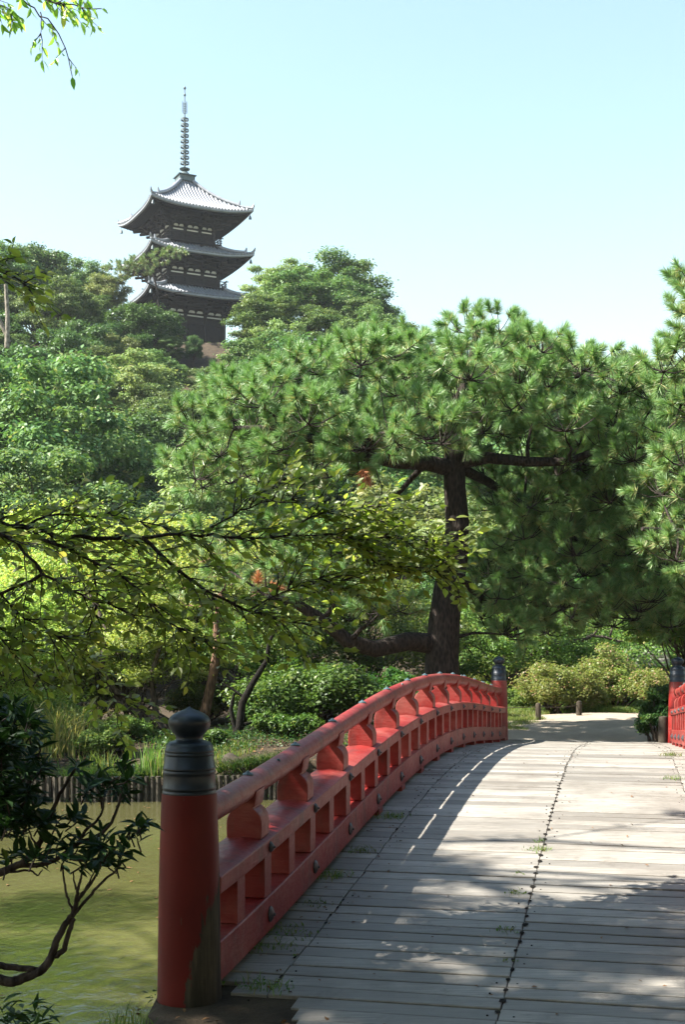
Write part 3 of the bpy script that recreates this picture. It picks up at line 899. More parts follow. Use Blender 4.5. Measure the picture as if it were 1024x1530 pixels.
# stone terrace and low fence under the pagoda
STONE = mat_simple('grey_stone', (.20, .19, .17), (.34, .32, .29), 3, .9, .2, .5)
tb = MB(); Rz = Matrix.Rotation(PROT, 3, 'Z')
tb.box((PAG[0], PAG[1], 27.3), (11, 11, 1.3), Rz)
o = tb.build('stone_platform', STONE, None, bevel=.05); tag(o, 'low stone platform beneath the dark pagoda', 'platform')
fe = empty('wooden_fence', (-9.5, 113.5, 27.2), 0, 'low dark picket fence at the foot of the pagoda terrace', 'fence')
fm = MB()
for i in range(22): 
    x = -12.5 + i * .33; y = 113.0 + i * .11; z = float(gz(x, y)); MB().box((x, y, z + .45), (.09, .09, 1.1)).build('picket', DARKWOOD, fe)
z = float(gz(-9, 114)); MB().tube([(-12.7, 113.06, z + .55), (-5.4, 115.37, z + .55)], .05, 6).build('fence_rail', DARKWOOD, fe)

# ---------------------------------------------------------------- hillside trees
rng = np.random.default_rng(11)
SKY_X = [0, 40, 110, 125, 160, 180, 195, 230, 262, 285, 322, 338, 352, 400, 440, 500, 545, 585, 620, 700, 850, 1024, 1400]
SKY_Y = [362, 352, 365, 388, 392, 455, 470, 466, 470, 500, 535, 525, 440, 385, 376, 388, 420, 445, 480, 520, 508, 520, 520]
def skyl(px): return float(np.interp(px, SKY_X, SKY_Y))
PROTO = []
specs = [dict(H=9.0, R=4.0, K=46, n=21000, flat=.48, matL=L_HILL, leaf=.23, cr=.25), dict(H=9.5, R=3.6, K=42, n=20000, flat=.44, matL=L_HILLY, leaf=.22, cr=.25),
         dict(H=8.5, R=4.2, K=36, n=19000, flat=.5, matL=L_DARK, leaf=.28, cr=.26), dict(H=9.2, R=3.8, K=52, n=21000, flat=.34, matL=L_HILL, leaf=.22, cr=.24),
         dict(H=7.5, R=3.9, K=30, n=10500, flat=.62, matL=L_DARK, leaf=.24, cz=.55, ch=.46)]
for i, sp_ in enumerate(specs):
    sp_.setdefault('cz', .6); sp_.setdefault('ch', .42)
    t = broad_tree(rng, tr=.2, name='broadleaf_tree', matB=BARK, label=None, **sp_)
    PROTO.append([t, sp_['H'], sp_['R'], False])
GEN = 'broadleaf trees packed together on the hillside wood'
GLAB = 'leafy green broadleaf tree among many in the dense wood covering the hillside'
TREES = []
def put_tree(v, px, ytop, Y, label=None, group=None, sxy=1.0, minh=2.5):
    x = (px - HX) / F * Y; ztop = EYE + (HY - ytop) / F * Y; g = float(gz(x, Y)) - .2
    h = ztop - g
    if h < minh: return None
    pr = PROTO[v]
    if not pr[3]: o = pr[0]; pr[3] = True
    else: o = copy_tree(pr[0])
    s = h / pr[1]; sx = s * sxy
    o.location = (x, Y, g); o.scale = (sx, sx, s); o.rotation_euler = (0, 0, rng.uniform(0, 6.28))
    tag(o, label or GLAB, 'tree', group if group else (GEN if not label else None))
    TREES.append((x, Y, sx * pr[2])); return o
# ones that can be told apart
_x = (215 - HX) / F * 103; _g = float(gz(_x, 103)) - .1; _H = EYE + (HY - 456) / F * 103 - _g
broad_tree(rng, _H, R=3.0, K=60, n=22000, leaf=.22, flat=.7, matL=L_DARK, cz=.62, ch=.38, cr=.26, tr=.2, loc=(_x, 103, _g), label='round dense dark green tree directly below the left side of the pagoda')
TREES.append((_x, 103, 3.0))
put_tree(2, 290, 500, 102, 'dark pointed tree just left of the bare earth below the pagoda', sxy=.62)
put_tree(0, 268, 540, 96, 'small leafy tree below the round dark tree and left of the bare earth', sxy=.8)
put_tree(1, 372, 520, 98, 'pale small tree right of the bare earth below the pagoda', sxy=.8)
put_tree(1, 415, 386, 109, 'pale olive tree touching the right eaves of the pagoda', sxy=1.15)
put_tree(0, 490, 374, 116, 'tallest rounded tree on the skyline right of the pagoda', sxy=1.15)
put_tree(2, 552, 424, 112, 'dark tree at the right end of the skyline clump beside the pagoda', sxy=1.0)
put_tree(1, 375, 440, 101, 'small pale leafy tree beside the pagoda wall on its right', sxy=.6)
put_tree(2, 45, 352, 113, 'dark skyline tree at the far left edge of the hill', sxy=.8)
put_tree(0, 128, 386, 112, 'leafy green skyline tree between the left edge and the pagoda', sxy=.7)
put_tree(3, 85, 410, 100, 'broad layered tree high on the left of the hill', sxy=.9)
put_tree(0, 60, 505, 58, 'large spreading tree with visible grey trunk at the left edge of the hill', sxy=.9)
put_tree(1, 420, 470, 92, 'pale feathery tree on the slope below the skyline clump', sxy=.8)
put_tree(3, 250, 590, 72, 'layered maple on the middle of the slope beneath the pagoda', sxy=.95)
put_tree(1, 290, 672, 50, 'pale green tree low on the slope just behind the big pine tip', sxy=1.0)
put_tree(0, 60, 640, 44, 'bluish green bushy tree low on the slope at the left edge', sxy=.95)
put_tree(1, 720, 735, 40, 'pale green tree framed just behind the pine trunk', sxy=1.2)
put_tree(1, 610, 700, 44, 'pale green tree seen left of the pine trunk under its boughs', sxy=1.1)
put_tree(3, 276, 506, 107, 'low spreading tree beside the bare earth below the pagoda', sxy=1.1, minh=1)
put_tree(0, 88, 366, 114, 'rounded skyline tree second from the left edge of the hill', sxy=.9)
put_tree(1, 160, 398, 110, 'pale skyline tree nearest the pagoda on its left', sxy=.9)
put_tree(3, 2, 356, 108, 'skyline tree cut by the left edge of the picture', sxy=.9)
cnt = 0
Y = 110.0
while Y > 33:
    x = -.36 * Y - 4
    while x < .40 * Y + 6:
        xx = x + rng.uniform(-1.3, 1.3); yy = Y + rng.uniform(-2, 2); px = HX + F * xx / yy
        v = int(rng.choice(5, p=[.28, .22, .16, .24, .10]))
        h = rng.uniform(5.2, 8.5) * (1 if yy > 55 else .72)
        g = float(gz(xx, yy)); yt = HY - F * (g + h - EYE) / yy
        rp = F * 3.0 * h / 9 / yy
        lim = max(skyl(px + d) for d in (-rp * .7, -rp * .35, 0, rp * .35, rp * .7)) + 6
        if xx < 2 and yy < 40: lim = max(lim, 760)
        bare = abs(px - 335) < 30 and yy > 96
        ok = not bare and all((xx - a) ** 2 + (yy - b) ** 2 > (1.1 + .45 * r) ** 2 for a, b, r in TREES)
        if ok and math.hypot(xx - PAG[0], yy - PAG[1]) > 9.5 and yy < 112:
            if put_tree(v, px, max(yt, lim), yy, sxy=rng.uniform(.85, 1.15)): cnt += 1
        x += 4.3 if Y > 55 else 4.0
    Y -= 5.2
for pr in PROTO:
    if not pr[3]: 
        for ch in list(pr[0].children): bpy.data.objects.remove(ch)
        bpy.data.objects.remove(pr[0])
print('hill trees', cnt)
# small umbrella pine whose pad crosses the pagoda
r = np.random.default_rng(5)
Yp = 107
cl = [(at(x, y, Yp + d), rr) for x, y, d, rr in ((190, 402, 0, .9), (205, 395, 1, .9), (222, 393, -1, .9), (240, 386, 0, .85), (256, 381, .5, .75), (268, 378, 0, .6), (182, 410, 1, .7), (212, 404, 1.5, .9), (172, 400, 1, .7))]
g0 = at(236, 500, Yp)
pine_tree(r, 'hill_pine', cl, [at(243, 505, Yp), at(238, 465, Yp), at(234, 430, Yp), at(228, 408, Yp)], [.13, .11, .09, .07],
          [([at(234, 430, Yp), at(215, 420, Yp), at(200, 408, Yp)], [.07, .05, .04]), ([at(236, 445, Yp), at(262, 437, Yp), at(285, 436, Yp)], [.05, .04, .02])],
          'small flat-topped pine whose light pad crosses in front of the pagoda', needleL=.32, nper=60, tufts=9, width=.03)
mb = MB(); 
for x0, y0, x1, y1 in ((10, 520, 8, 425), (-8, 470, 14, 512)):
    mb.tube([at(x0, y0, 66), at((x0 + x1) / 2 + 2, (y0 + y1) / 2, 66), at(x1, y1, 66)], [.14, .12, .09], 8)
o = mb.build('bare_trunk', PALEBARK, None, smooth=60); tag(o, 'pale bare forked tree trunk among leaves at the left edge of the hill', 'tree trunk')

# ---------------------------------------------------------------- the big pine
r = np.random.default_rng(21)
YP = 21.5
g = float(gz(at(662, 0, YP)[0], YP))
b0 = at(660, 1060, YP); b0[2] = g - .1
trunk = [b0, at(660, 1040, YP), at(661, 985, YP), at(664, 930, YP), at(670, 880, YP), at(681, 835, YP), at(684, 780, YP), at(680, 730, YP), at(679, 690, YP), at(684, 640, YP), at(692, 590, YP), at(705, 545, YP), at(712, 500, YP)]
trad = [.36, .32, .285, .27, .25, .215, .20, .185, .19, .15, .12, .09, .05]
def Q(*a): return [at(x, y, YP + d) for x, y, d in a]
hubs = [(Q((650, 962, 0), (610, 958, -.3), (560, 970, -.6), (520, 958, -.8), (480, 925, -.9), (440, 900, -1), (400, 892, -1)), [.19, .16, .14, .125, .10, .08, .05]),
        (Q((676, 700, 0), (640, 692, -.3), (590, 690, -.7), (540, 680, -1), (480, 660, -1.2), (420, 640, -1.2), (350, 640, -1)), [.15, .13, .11, .09, .08, .06, .04]),
        (Q((682, 692, 0), (730, 684, -.2), (790, 690, -.5), (850, 690, -.6), (910, 665, -.6), (960, 640, -.5)), [.12, .10, .085, .07, .055, .04]),
        (Q((688, 610, 0), (660, 580, .5), (600, 560, 1), (540, 545, 1.2), (470, 540, 1)), [.10, .085, .07, .05, .04]),
        (Q((692, 600, 0), (740, 570, .5), (800, 555, .7), (870, 560, .8), (920, 570, .5)), [.10, .085, .07, .05, .04]),
        (Q((690, 700, 0), (730, 720, .6), (790, 760, 1.2), (850, 800, 1.6), (920, 840, 1.6)), [.09, .08, .065, .05, .04]),
        (Q((682, 860, 0), (720, 890, .8), (770, 900, 1.2), (850, 905, 1.4), (930, 880, 1.5)), [.09, .08, .06, .05, .04]),
        (Q((640, 690, -.4), (620, 710, -.2), (595, 738, 0), (570, 745, .1)), [.06, .05, .04, .025])]
poly1 = [(258, 665), (305, 600), (385, 548), (430, 535), (500, 522), (560, 512), (620, 500), (680, 488), (722, 474), (760, 488), (800, 512), (860, 530), (925, 548), (965, 580), (1000, 600), (1010, 650), (960, 690), (880, 690), (800, 680), (700, 668), (640, 662), (570, 680), (520, 705), (440, 705), (370, 720), (330, 740), (290, 715), (270, 690)]
cl = pine_clumps(r, poly1, YP, 2.3, 165, (.30, .62), .66)
poly2 = [(700, 700), (800, 690), (960, 690), (1030, 700), (1030, 940), (940, 935), (860, 925), (800, 960), (740, 940), (700, 900), (690, 850), (740, 820), (760, 770), (730, 740)]
cl += pine_clumps(r, poly2, YP + 1.4, 1.8, 120, (.36, .55), .60)
poly3 = [(300, 800), (400, 780), (470, 800), (560, 830), (640, 850), (650, 880), (600, 920), (540, 930), (480, 900), (400, 880), (330, 870)]
cl += pine_clumps(r, poly3, YP - .6, .9, 20, (.3, .42), .85)
dead = [at(541, 701, YP - 1.7), at(543, 705, YP - 1.6), at(384, 871, YP - 1.2), at(402, 873, YP - 1.2)]
pine_tree(r, 'pine_tree', cl, trunk, trad, hubs, 'big spreading pine with thick leaning dark trunk behind the left bridge railing', needleL=.17, nper=230, tufts=16, width=.011, dead=dead, up=.4)
# right-hand pine
r = np.random.default_rng(31); YR = 19.5
x0 = at(1150, 0, YR)[0]; g = float(gz(x0, YR))
tr_ = [np.array((x0, YR, g - .2)), at(1150, 950, YR), at(1135, 800, YR), at(1125, 650, YR), at(1115, 500, YR), at(1100, 420, YR)]
hubs = [([at(1130, 640, YR), at(1080, 620, YR - .3), at(1020, 600, YR - .5), at(980, 600, YR - .5)], [.1, .07, .05, .03]),
        ([at(1135, 790, YR), at(1080, 800, YR - .5), at(1010, 795, YR - .8), at(960, 790, YR - 1)], [.1, .08, .06, .03]),
        ([at(1115, 500, YR), at(1060, 510, YR), at(1000, 520, YR)], [.07, .05, .03])]
polyA = [(988, 560), (996, 505), (1015, 455), (1035, 420), (1090, 380), (1180, 400), (1260, 500), (1300, 700), (1200, 880), (1040, 940), (1005, 850), (975, 790), (972, 700), (990, 640)]
cl = pine_clumps(r, polyA, YR, 1.8, 135, (.34, .52), .60)
pine_tree(r, 'pine_tree', cl, tr_, [.26, .24, .2, .16, .1, .04], hubs, 'pine at the right edge with its tips reaching into the sky', needleL=.17, nper=220, tufts=15, width=.011, up=.4)

# ---------------------------------------------------------------- far bank: thicket, shrubs, path side
r = np.random.default_rng(41)
def topyel(H):
    def f(P, rg): return np.where(P[:, 2] > H * .72, (rg.random(len(P)) < .25) * rg.uniform(.2, .9, len(P)), 0)
    return f
def near_tree(px, ytop, Y, H0=None, **kw):
    x = (px - HX) / F * Y; g = float(gz(x, Y)) - .05; H = EYE + (HY - ytop) / F * Y - g
    return broad_tree(r, H, loc=(x, Y, g), **kw)
near_tree(95, 742, 26.5, R=2.6, K=60, n=34000, leaf=.085, flat=.42, matL=L_YEL, cz=.52, ch=.48, cr=.25, tr=.12, tint=.08, name='maple_tree', label='yellow-green tree with orange-tinged top on the far bank at the left', tintfn=topyel(4.3))
near_tree(285, 752, 28.5, R=2.6, K=60, n=32000, leaf=.085, flat=.42, matL=L_YEL, cz=.52, ch=.48, cr=.25, tr=.11, tint=.10, name='maple_tree', label='yellow-green tree with golden top rising behind the overhanging branch', tintfn=topyel(4.5))
near_tree(440, 800, 29.5, R=2.3, K=46, n=26000, leaf=.085, flat=.42, matL=L_MID, cz=.52, ch=.48, cr=.26, tr=.1, name='broadleaf_tree', label='green leafy tree behind the long low limb of the big pine')
near_tree(560, 850, 30.5, R=2.2, K=46, n=24000, leaf=.085, flat=.45, matL=L_MID, cz=.55, ch=.45, cr=.26, tr=.1, name='broadleaf_tree', label='green leafy tree just left of the big pine trunk')
near_tree(10, 880, 24.2, R=1.9, K=46, n=26000, leaf=.08, flat=.42, matL=L_YEL, cz=.5, ch=.48, cr=.26, tr=.07, name='maple_tree', label='low pale green tree hanging over the pond at the left edge')
near_tree(190, 880, 24.6, R=1.6, K=44, n=22000, leaf=.075, flat=.42, matL=L_YEL, cz=.56, ch=.44, cr=.27, tr=.06, name='maple_tree', label='small leafy tree on the bank left of the near railing post')
near_tree(360, 905, 25.5, R=1.5, K=36, n=18000, leaf=.08, flat=.45, matL=L_MID, cz=.62, ch=.38, cr=.28, tr=.06, name='broadleaf_tree', label='small leafy tree behind the dark leaning trunk')
near_tree(760, 880, 31, R=2.2, K=44, n=22000, leaf=.09, flat=.45, matL=L_MID, cz=.5, ch=.48, cr=.26, tr=.1, name='broadleaf_tree', label='bright leafy tree behind the far left bridge post')
near_tree(905, 900, 33, R=2.6, K=50, n=24000, leaf=.09, flat=.42, matL=L_MID, cz=.52, ch=.46, cr=.26, tr=.1, name='broadleaf_tree', label='leafy green tree behind the azaleas across the path')
near_tree(1040, 868, 25, R=1.5, K=40, n=15000, leaf=.10, flat=.45, matL=L_MID, cz=.7, ch=.35, cr=.26, tr=.09, name='broadleaf_tree', label='leafy tree with backlit leaves above the far right bridge post')
# leaning trunks
def trunk_thing(name, label, pts, rads, mat, twigs=()):
    m = MB().tube(pts, rads, 10)
    for p, q in twigs: m.tube(p, q, 7)
    o = m.build(name, mat, None, smooth=60); tag(o, label, 'tree'); return o
YT = 24.0
trunk_thing('leaning_tree', 'thick brown trunk leaning left over the bank behind the near railing post', [at(285, 1125, YT), at(268, 1102, YT), at(235, 1078, YT - .1), at(195, 1055, YT - .2), at(165, 1028, YT - .3), at(150, 1000, YT - .4), at(160, 940, YT - .2), at(130, 880, YT)], [.24, .21, .17, .11, .08, .06, .05, .03], BARK,
            [([at(200, 1058, YT), at(170, 1050, YT - .5), at(120, 1052, YT - .8), at(70, 1080, YT - 1)], [.07, .05, .04, .02]), ([at(235, 1078, YT), at(225, 1010, YT), at(245, 950, YT)], [.07, .05, .03])])
rp_ = np.random.default_rng(8)
cl = pine_clumps(rp_, [(250, 840), (330, 800), (420, 800), (470, 850), (460, 900), (380, 920), (300, 915), (250, 890)], 24.4, .9, 22, (.28, .42), .8)
pine_tree(rp_, 'young_pine', cl, [at(300, 1105, 24.2), at(307, 1060, 24.2), at(318, 1010, 24.2), at(325, 965, 24.2), at(322, 930, 24.3), at(335, 880, 24.4)], [.12, .10, .09, .075, .07, .04], [], 'young pine with thin reddish trunk behind the near railing post', needleL=.2, nper=80, tufts=8, width=.009, bark=REDBARK)
YS = 22.5
trunk_thing('dark_tree', 'black crooked trunk standing at the pond edge beside the handrail', [at(352, 1128, YS), at(350, 1108, YS), at(358, 1085, YS), at(362, 1050, YS), at(378, 1020, YS), at(398, 988, YS), at(402, 960, YS), at(420, 925, YS)], [.15, .10, .08, .07, .06, .045, .035, .02], BLACKWOOD,
            [([at(352, 1090, YS), at(345, 1060, YS), at(350, 1035, YS)], [.05, .04, .02]), ([at(362, 1040, YS), at(345, 1028, YS), at(330, 1020, YS)], [.03, .02, .012]), ([at(352, 1088, YS), at(385, 1075, YS + .3), at(400, 1100, YS + .5)], [.04, .03, .02])])

def bush(name, px, ytop, Y, rx, label, mat, n=16000, leaf=.06, cat='bush', group=None, depth=None, ybot=None, stems=True, tint=.04, K=40):
    """rounded shrub: multi-stem, clumped leaves"""
    x = (px - HX) / F * Y; g = float(gz(x, Y)) - .03; H = EYE + (HY - ytop) / F * Y - g; R = rx / F * Y
    root = empty(name, (x, Y, g), 0, label, cat, group)
    C = []; 
    for _ in range(4000):
        if len(C) >= K: break
        d = unit(r.normal(size=3)); d[2] = abs(d[2]) * 1.0 - .1
        c = np.array((d[0] * R * .8, d[1] * R * .75, H * .42 + d[2] * H * .42)) * np.array((1, 1, 1)) * r.uniform(.8, 1)
        rr = r.uniform(.15, .38) * min(R, H * 1.1); c = c * (1 + .16 * math.sin(3 * math.atan2(d[1], d[0]) + Y) + .1 * r.normal())
        if c[2] < rr * .4: c[2] = rr * .4
        if all(np.linalg.norm(c - q) > .6 * rr for q, _ in C): C.append((c, rr))
    cen = np.array([c for c, _ in C]); rad = np.array([q for _, q in C])
    P, Nm, idx = clump_points(r, cen, rad, n, .7)
    P[:, 2] = np.maximum(P[:, 2], .05)
    V, Fq = leafcloud(r, P, Nm, leaf, .5)
    tn = (r.random(n) < tint) * 1.0; tn = np.maximum(tn, r.uniform(0, .4, len(C))[idx] * r.random(n))
    m = MB()
    for c, rr in C[::2]:
        p0 = np.array((r.normal() * R * .12, r.normal() * R * .12, -.05)); m.tube(limb(r, p0, c, .0, 4), [.035, .028, .022, .016, .008], 5, cap=False)
    m.build('stems', BARK, root, smooth=60, world=False, fixn=False)
    link('crown', npmesh('crown', V, Fq, {'tint': tn}), mat, root, world=False)
    return root
bush('evergreen_bush', 470, 985, 23.6, 105, 'large dark rounded evergreen bush behind the rising handrail', L_EVER, 26000, .088, K=46)
bush('evergreen_bush', 585, 1000, 24.6, 60, 'smaller dark bush between the big pine trunk and the rounded bush', L_EVER, 13000, .085)
bush('evergreen_bush', 395, 1030, 23.2, 45, 'low dark bush left of the rounded evergreen, beside the black trunk', L_EVER, 9000, .08)
bush('evergreen_bush', 715, 1008, 26.0, 42, 'dark green bush directly behind the far left bridge post', L_MID, 12000, .06)
bush('evergreen_bush', 985, 1003, 21.3, 38, 'dark rounded bush just left of the far right bridge post', L_SHRUB, 15000, .06, K=34)
bush('azalea_bush', 835, 985, 27.5, 62, 'yellow-green azalea bush behind the two fence stakes', L_AZ, 15000, .06, tint=.05)
bush('azalea_bush', 920, 965, 28.6, 66, 'tallest yellow-green azalea bush in the middle of the row across the path', L_AZ, 17000, .06, tint=.12)
bush('azalea_bush', 985, 985, 27.6, 52, 'yellow-green azalea bush at the right end of the row by the dark bush', L_AZ, 14000, .06, tint=.08)
bush('azalea_bush', 875, 1020, 27.6, 32, 'small bright azalea bush in front of the taller azaleas', L_AZ, 9000, .055, tint=.05)
bush('azalea_bush', 780, 1022, 28.8, 40, 'green azalea bush left of the first fence stake', L_MID, 10000, .06)
bush('waterside_bush', 90, 1040, 22.6, 55, 'loose pale green bush on the far bank above the stake wall', L_MID, 12000, .06)
bush('waterside_bush', 190, 1065, 23.0, 40, 'small green bush on the bank under the leaning trunk', L_MID, 9000, .055)
bush('waterside_bush', 5, 1030, 22.8, 50, 'pale bush at the left edge on the far bank', L_YEL, 11000, .06)
bush('waterside_bush', 150, 1082, 21.6, 48, 'straggly green bush leaning over the stake wall at the left', L_MID, 8000, .055, K=22)
bush('waterside_bush', 310, 1088, 22.0, 34, 'small dark bush on the bank just right of the near post cap', L_EVER, 6000, .06, K=18)
bush('waterside_bush', 430, 1062, 22.2, 52, 'low dark bush between the black trunk and the handrail', L_EVER, 10000, .07, K=24)
bush('terrace_shrub', 262, 500, 111.5, 14, 'shrub on the terrace edge, leftmost of three under the pagoda', L_HILL, 2500, .2, K=14)
bush('terrace_shrub', 287, 504, 111.8, 13, 'shrub on the terrace edge, middle one of three under the pagoda', L_DARK, 2500, .2, K=14)
bush('terrace_shrub', 310, 508, 112.0, 11, 'shrub on the terrace edge, rightmost of three under the pagoda', L_HILL, 2500, .2, K=14)
bush('evergreen_bush', 300, 1010, 27.5, 60, 'green bush beyond the left path behind the thin reddish trunk', L_MID, 14000, .06)
bush('evergreen_bush', 130, 985, 28.2, 75, 'wide green bush beyond the left path in the shade of the maples', L_MID, 16000, .06)
bush('evergreen_bush', 10, 985, 27.8, 60, 'green bush beyond the left path at the left edge', L_YEL, 14000, .06)
bush('evergreen_bush', 440, 1000, 28.8, 60, 'green bush beyond the left path behind the large dark bush', L_MID, 14000, .06)
bush('evergreen_bush', 620, 1010, 29.5, 60, 'green bush seen under the long low limb of the big pine', L_YEL, 13000, .06)
bush('evergreen_bush', 720, 975, 33.5, 70, 'bushy growth far behind the far left bridge post', L_YEL, 14000, .07)
# tree with a bent branch behind azaleas
YB = 31
trunk_thing('bent_tree', 'grey tree trunk with a long crooked branch reaching right behind the azaleas', [at(822, 1010, YB), at(818, 985, YB), at(828, 965, YB), at(832, 940, YB), at(826, 915, YB)], [.22, .19, .15, .13, .12], BARK,
            [([at(830, 968, YB), at(850, 960, YB), at(875, 955, YB), at(888, 948, YB), at(894, 940, YB)], [.07, .055, .05, .04, .02]), ([at(886, 950, YB), at(905, 952, YB), at(925, 958, YB), at(945, 956, YB)], [.04, .035, .03, .02]), ([at(912, 950, YB), at(916, 938, YB), at(921, 930, YB)], [.03, .025, .015])])
# pale rocks and steps far right
def rock(name, c, s, label, seed, mat=None):
    bm = bmesh.new(); bmesh.ops.create_icosphere(bm, subdivisions=3, radius=1)
    rr = np.random.default_rng(seed); ph = rr.uniform(0, 6, 6)
    for v in bm.verts:
        p = v.co; k = 1 + .16 * math.sin(p.x * 3 + ph[0]) * math.cos(p.y * 2.6 + ph[1]) + .10 * math.sin(p.z * 5 + ph[2] + p.x * 2) + .05 * math.sin(p.y * 9 + ph[3])
        v.co = Vector((p.x * s[0] * k, p.y * s[1] * k, p.z * s[2] * k)) + Vector(c)
    me = bpy.data.meshes.new(name); bm.to_mesh(me); bm.free(); me.polygons.foreach_set('use_smooth', [True] * len(me.polygons)); me.set_sharp_from_angle(angle=math.radians(40))
    o = link(name, me, mat or STONE); tag(o, label, 'rock'); return o
PALE = mat_simple('pale_stone', (.42, .40, .36), (.55, .52, .48), 3, .9, .2, .4)
for i in range(4):
    c = at(968, 990 - i * 9, 31.5 + i * .5); MB().box(c, (1.0, .5, .2)).build('stone_step', STONE, None, bevel=.02)
    o = bpy.context.scene.objects[-1]
for i, o in enumerate([x for x in SC.objects if x.name.startswith('stone_step')]):
    tag(o, ('lowest', 'second lowest', 'third', 'topmost')[i] + ' grey stone step climbing behind the azaleas at the right', 'step', 'stone steps behind the azaleas')
rock('garden_rock', at(970, 966, 33.5), (.42, .35, .30), 'pale rock beside the stone steps high behind the azaleas', 3, PALE)
rock('garden_rock', at(684, 948, 30.5), (.2, .18, .22), 'pale rounded rock seen just right of the pine trunk', 6, PALE)
rock('garden_rock', at(345, 1155, 20.8), (.24, .2, .28), 'dark rock on the far bank seen over the handrail', 9, DARKWOOD)

# stakes and wire
fe = empty('stake_fence', tuple(at(835, 1082, 25.2)), 0, 'two dark wooden stakes joined by thin wire beside the path', 'fence')
for px in (805, 866):
    Y_ = 25.3 if px == 805 else 26.2; x = (px - HX) / F * Y_; g = float(gz(x, Y_))
    h = EYE + (HY - (1050 if px == 805 else 1047)) / F * Y_ - g
    m = MB().lathe((x, Y_, g - .1), [(.06, 0), (.056, h + .06), (.045, h + .09), (.01, h + .1)], 10); m.build('stake', DARKWOOD, fe, smooth=40)
MB().tube([at(700, 1056, 24.6), at(750, 1058, 25), at(805, 1056, 25.3), at(835, 1057, 25.8), at(866, 1054, 26.2)], .008, 5).build('wire', DARKWOOD, fe)
Y_ = 19.9; x = (992 - HX) / F * Y_; g = float(gz(x, Y_))
h = EYE + (HY - 1070) / F * Y_ - g
o = MB().lathe((x, Y_, g - .1), [(.085, 0), (.08, h), (.07, h + .09), (.02, h + .1)], 12).build('wooden_stake', DARKWOOD, None, smooth=40); tag(o, 'thick dark stake in front of the far right bridge post', 'stake')
# thin rail along the far bank
o = MB().tube([at(205, 1103, 23.9), at(300, 1113, 23.2), at(380, 1118, 22.6), at(470, 1128, 21.8), at(520, 1132, 21.5)], .022, 6)
for px, py, yy in ((262, 1109, 23.5), (218, 1104, 23.8), (440, 1125, 22.1)):
    p = at(px, py, yy); o.tube([(p[0], p[1], float(gz(p[0], p[1])) - .1), (p[0], p[1], p[2] + (.35 if px == 262 else .05))], .035, 7)
o = o.build('bank_rope', REDBARK, None, smooth=60); tag(o, 'thin rope strung on short sticks along the far bank path', 'rope')

# wooden stake wall along the far waterline
rv = empty('stake_wall', (-2.5, float(shore_far(-2.5)), -.9), 0, 'row of short weathered wooden piles holding the far pond bank', 'retaining wall')
PILE = mat_simple('wet_wood_pile', (.016, .014, .011), (.075, .063, .046), 7, .85, .3, .4, stretch=(1, 1, .3))
xx = -6.6; k = 0
while xx < 2.6 and k < 98:
    w_ = r.uniform(.038, .052); y = float(shore_far(xx)) - .06; MB().lathe((xx, y, -1.3), [(w_, 0), (w_, .68 + r.uniform(-.10, .08)), (w_ * .8, .79)], 8).build('pile', PILE, rv, smooth=40)
    xx += w_ * 2 + r.uniform(.0, .012); k += 1

# grasses
def grass(name, P, h, w, mat, label=None, cat=None, kind=None, lean=.35, tint=.15, group=None):
    V, Fq = grass_blades(r, P, h, w, lean); tn = (r.random(len(P)) < tint) * r.uniform(.3, 1, len(P))
    o = link(name, npmesh(name, V, Fq, {'tint': np.repeat(tn, 3)}), mat); tag(o, label, cat, group, kind); return o
def scatter(n, x0, x1, y0, y1, cond=None):
    x = r.uniform(x0, x1, n); y = r.uniform(y0, y1, n)
    m = np.ones(n, bool) if cond is None else cond(x, y)
    x, y = x[m], y[m]; return np.stack([x, y, gz(x, y) - .01], 1)
def patch(x, y, s=1.7): return np.sin(x * s + 1.3 * np.sin(y * s * .8)) + np.sin(y * s * 1.3 + x * .7)
grass('lawn_grass', scatter(30000, 3.2, 9.5, 27.2, 31.5, lambda x, y: (y > 27.3 + .35 * np.sin(x * 2) + .25 * np.maximum(x - 7, 0))), .16, .014, L_GRASS, 'short bright grass along the far edge of the path', 'grass', 'stuff')
grass('bank_grass', scatter(34000, -8, 3.0, 20.1, 24.2, lambda x, y: patch(x, y) > .95), .12, .012, L_MID, 'patchy grass on the far pond bank', 'grass', 'stuff', tint=.45)
grass('path_edge_grass', scatter(16000, 2.2, 4.4, 22.2, 27.5, lambda x, y: (x < 2.9 + .26 * (y - 21.5) + .15 * np.sin(y * 4))), .12, .012, L_GRASS, 'low grass beside the path next to the stakes', 'grass', 'stuff')
def nearcond(x, y):
    # keep off the deck
    s = (x - A0[0]) * U[0] + (y - A0[1]) * U[1]; t = (x - A0[0]) * VV[0] + (y - A0[1]) * VV[1]
    return (t < -.12) | (s < -.2)
grass('near_grass', scatter(4200, -3.2, -.75, 4.6, 5.75, lambda x, y: nearcond(x, y) & (patch(x, y, 3) > .1)), .10, .005, L_GRASS, 'wispy grass on the near bank at the foot of the railing post', 'grass', 'stuff')
def clump_grass(px, py, Y, n, rad, h, w, name, label, cat='plant', mat=L_GRASS, lean=.4, tint=.2, z=None, group=None):
    c = at(px, py, Y); a = r.uniform(0, 6.28, n); q = np.abs(r.normal(size=n)) * rad * .5
    P = np.stack([c[0] + np.cos(a) * q, c[1] + np.sin(a) * q, np.zeros(n)], 1)
    P[:, 2] = gz(P[:, 0], P[:, 1]) - .01 if z is None else z
    return grass(name, P, h, w, mat, label, cat, lean=lean, tint=tint, group=group)
clump_grass(85, 1110, 21.8, 500, .8, .85, .016, 'tall_grass', 'tall tan ornamental grass clump on the far bank at the left', tint=.75)
clump_grass(225, 1170, 20.3, 90, .35, .62, .022, 'iris_clump', 'upright bright iris leaves at the pond edge left of the near post', tint=.05, lean=.12)
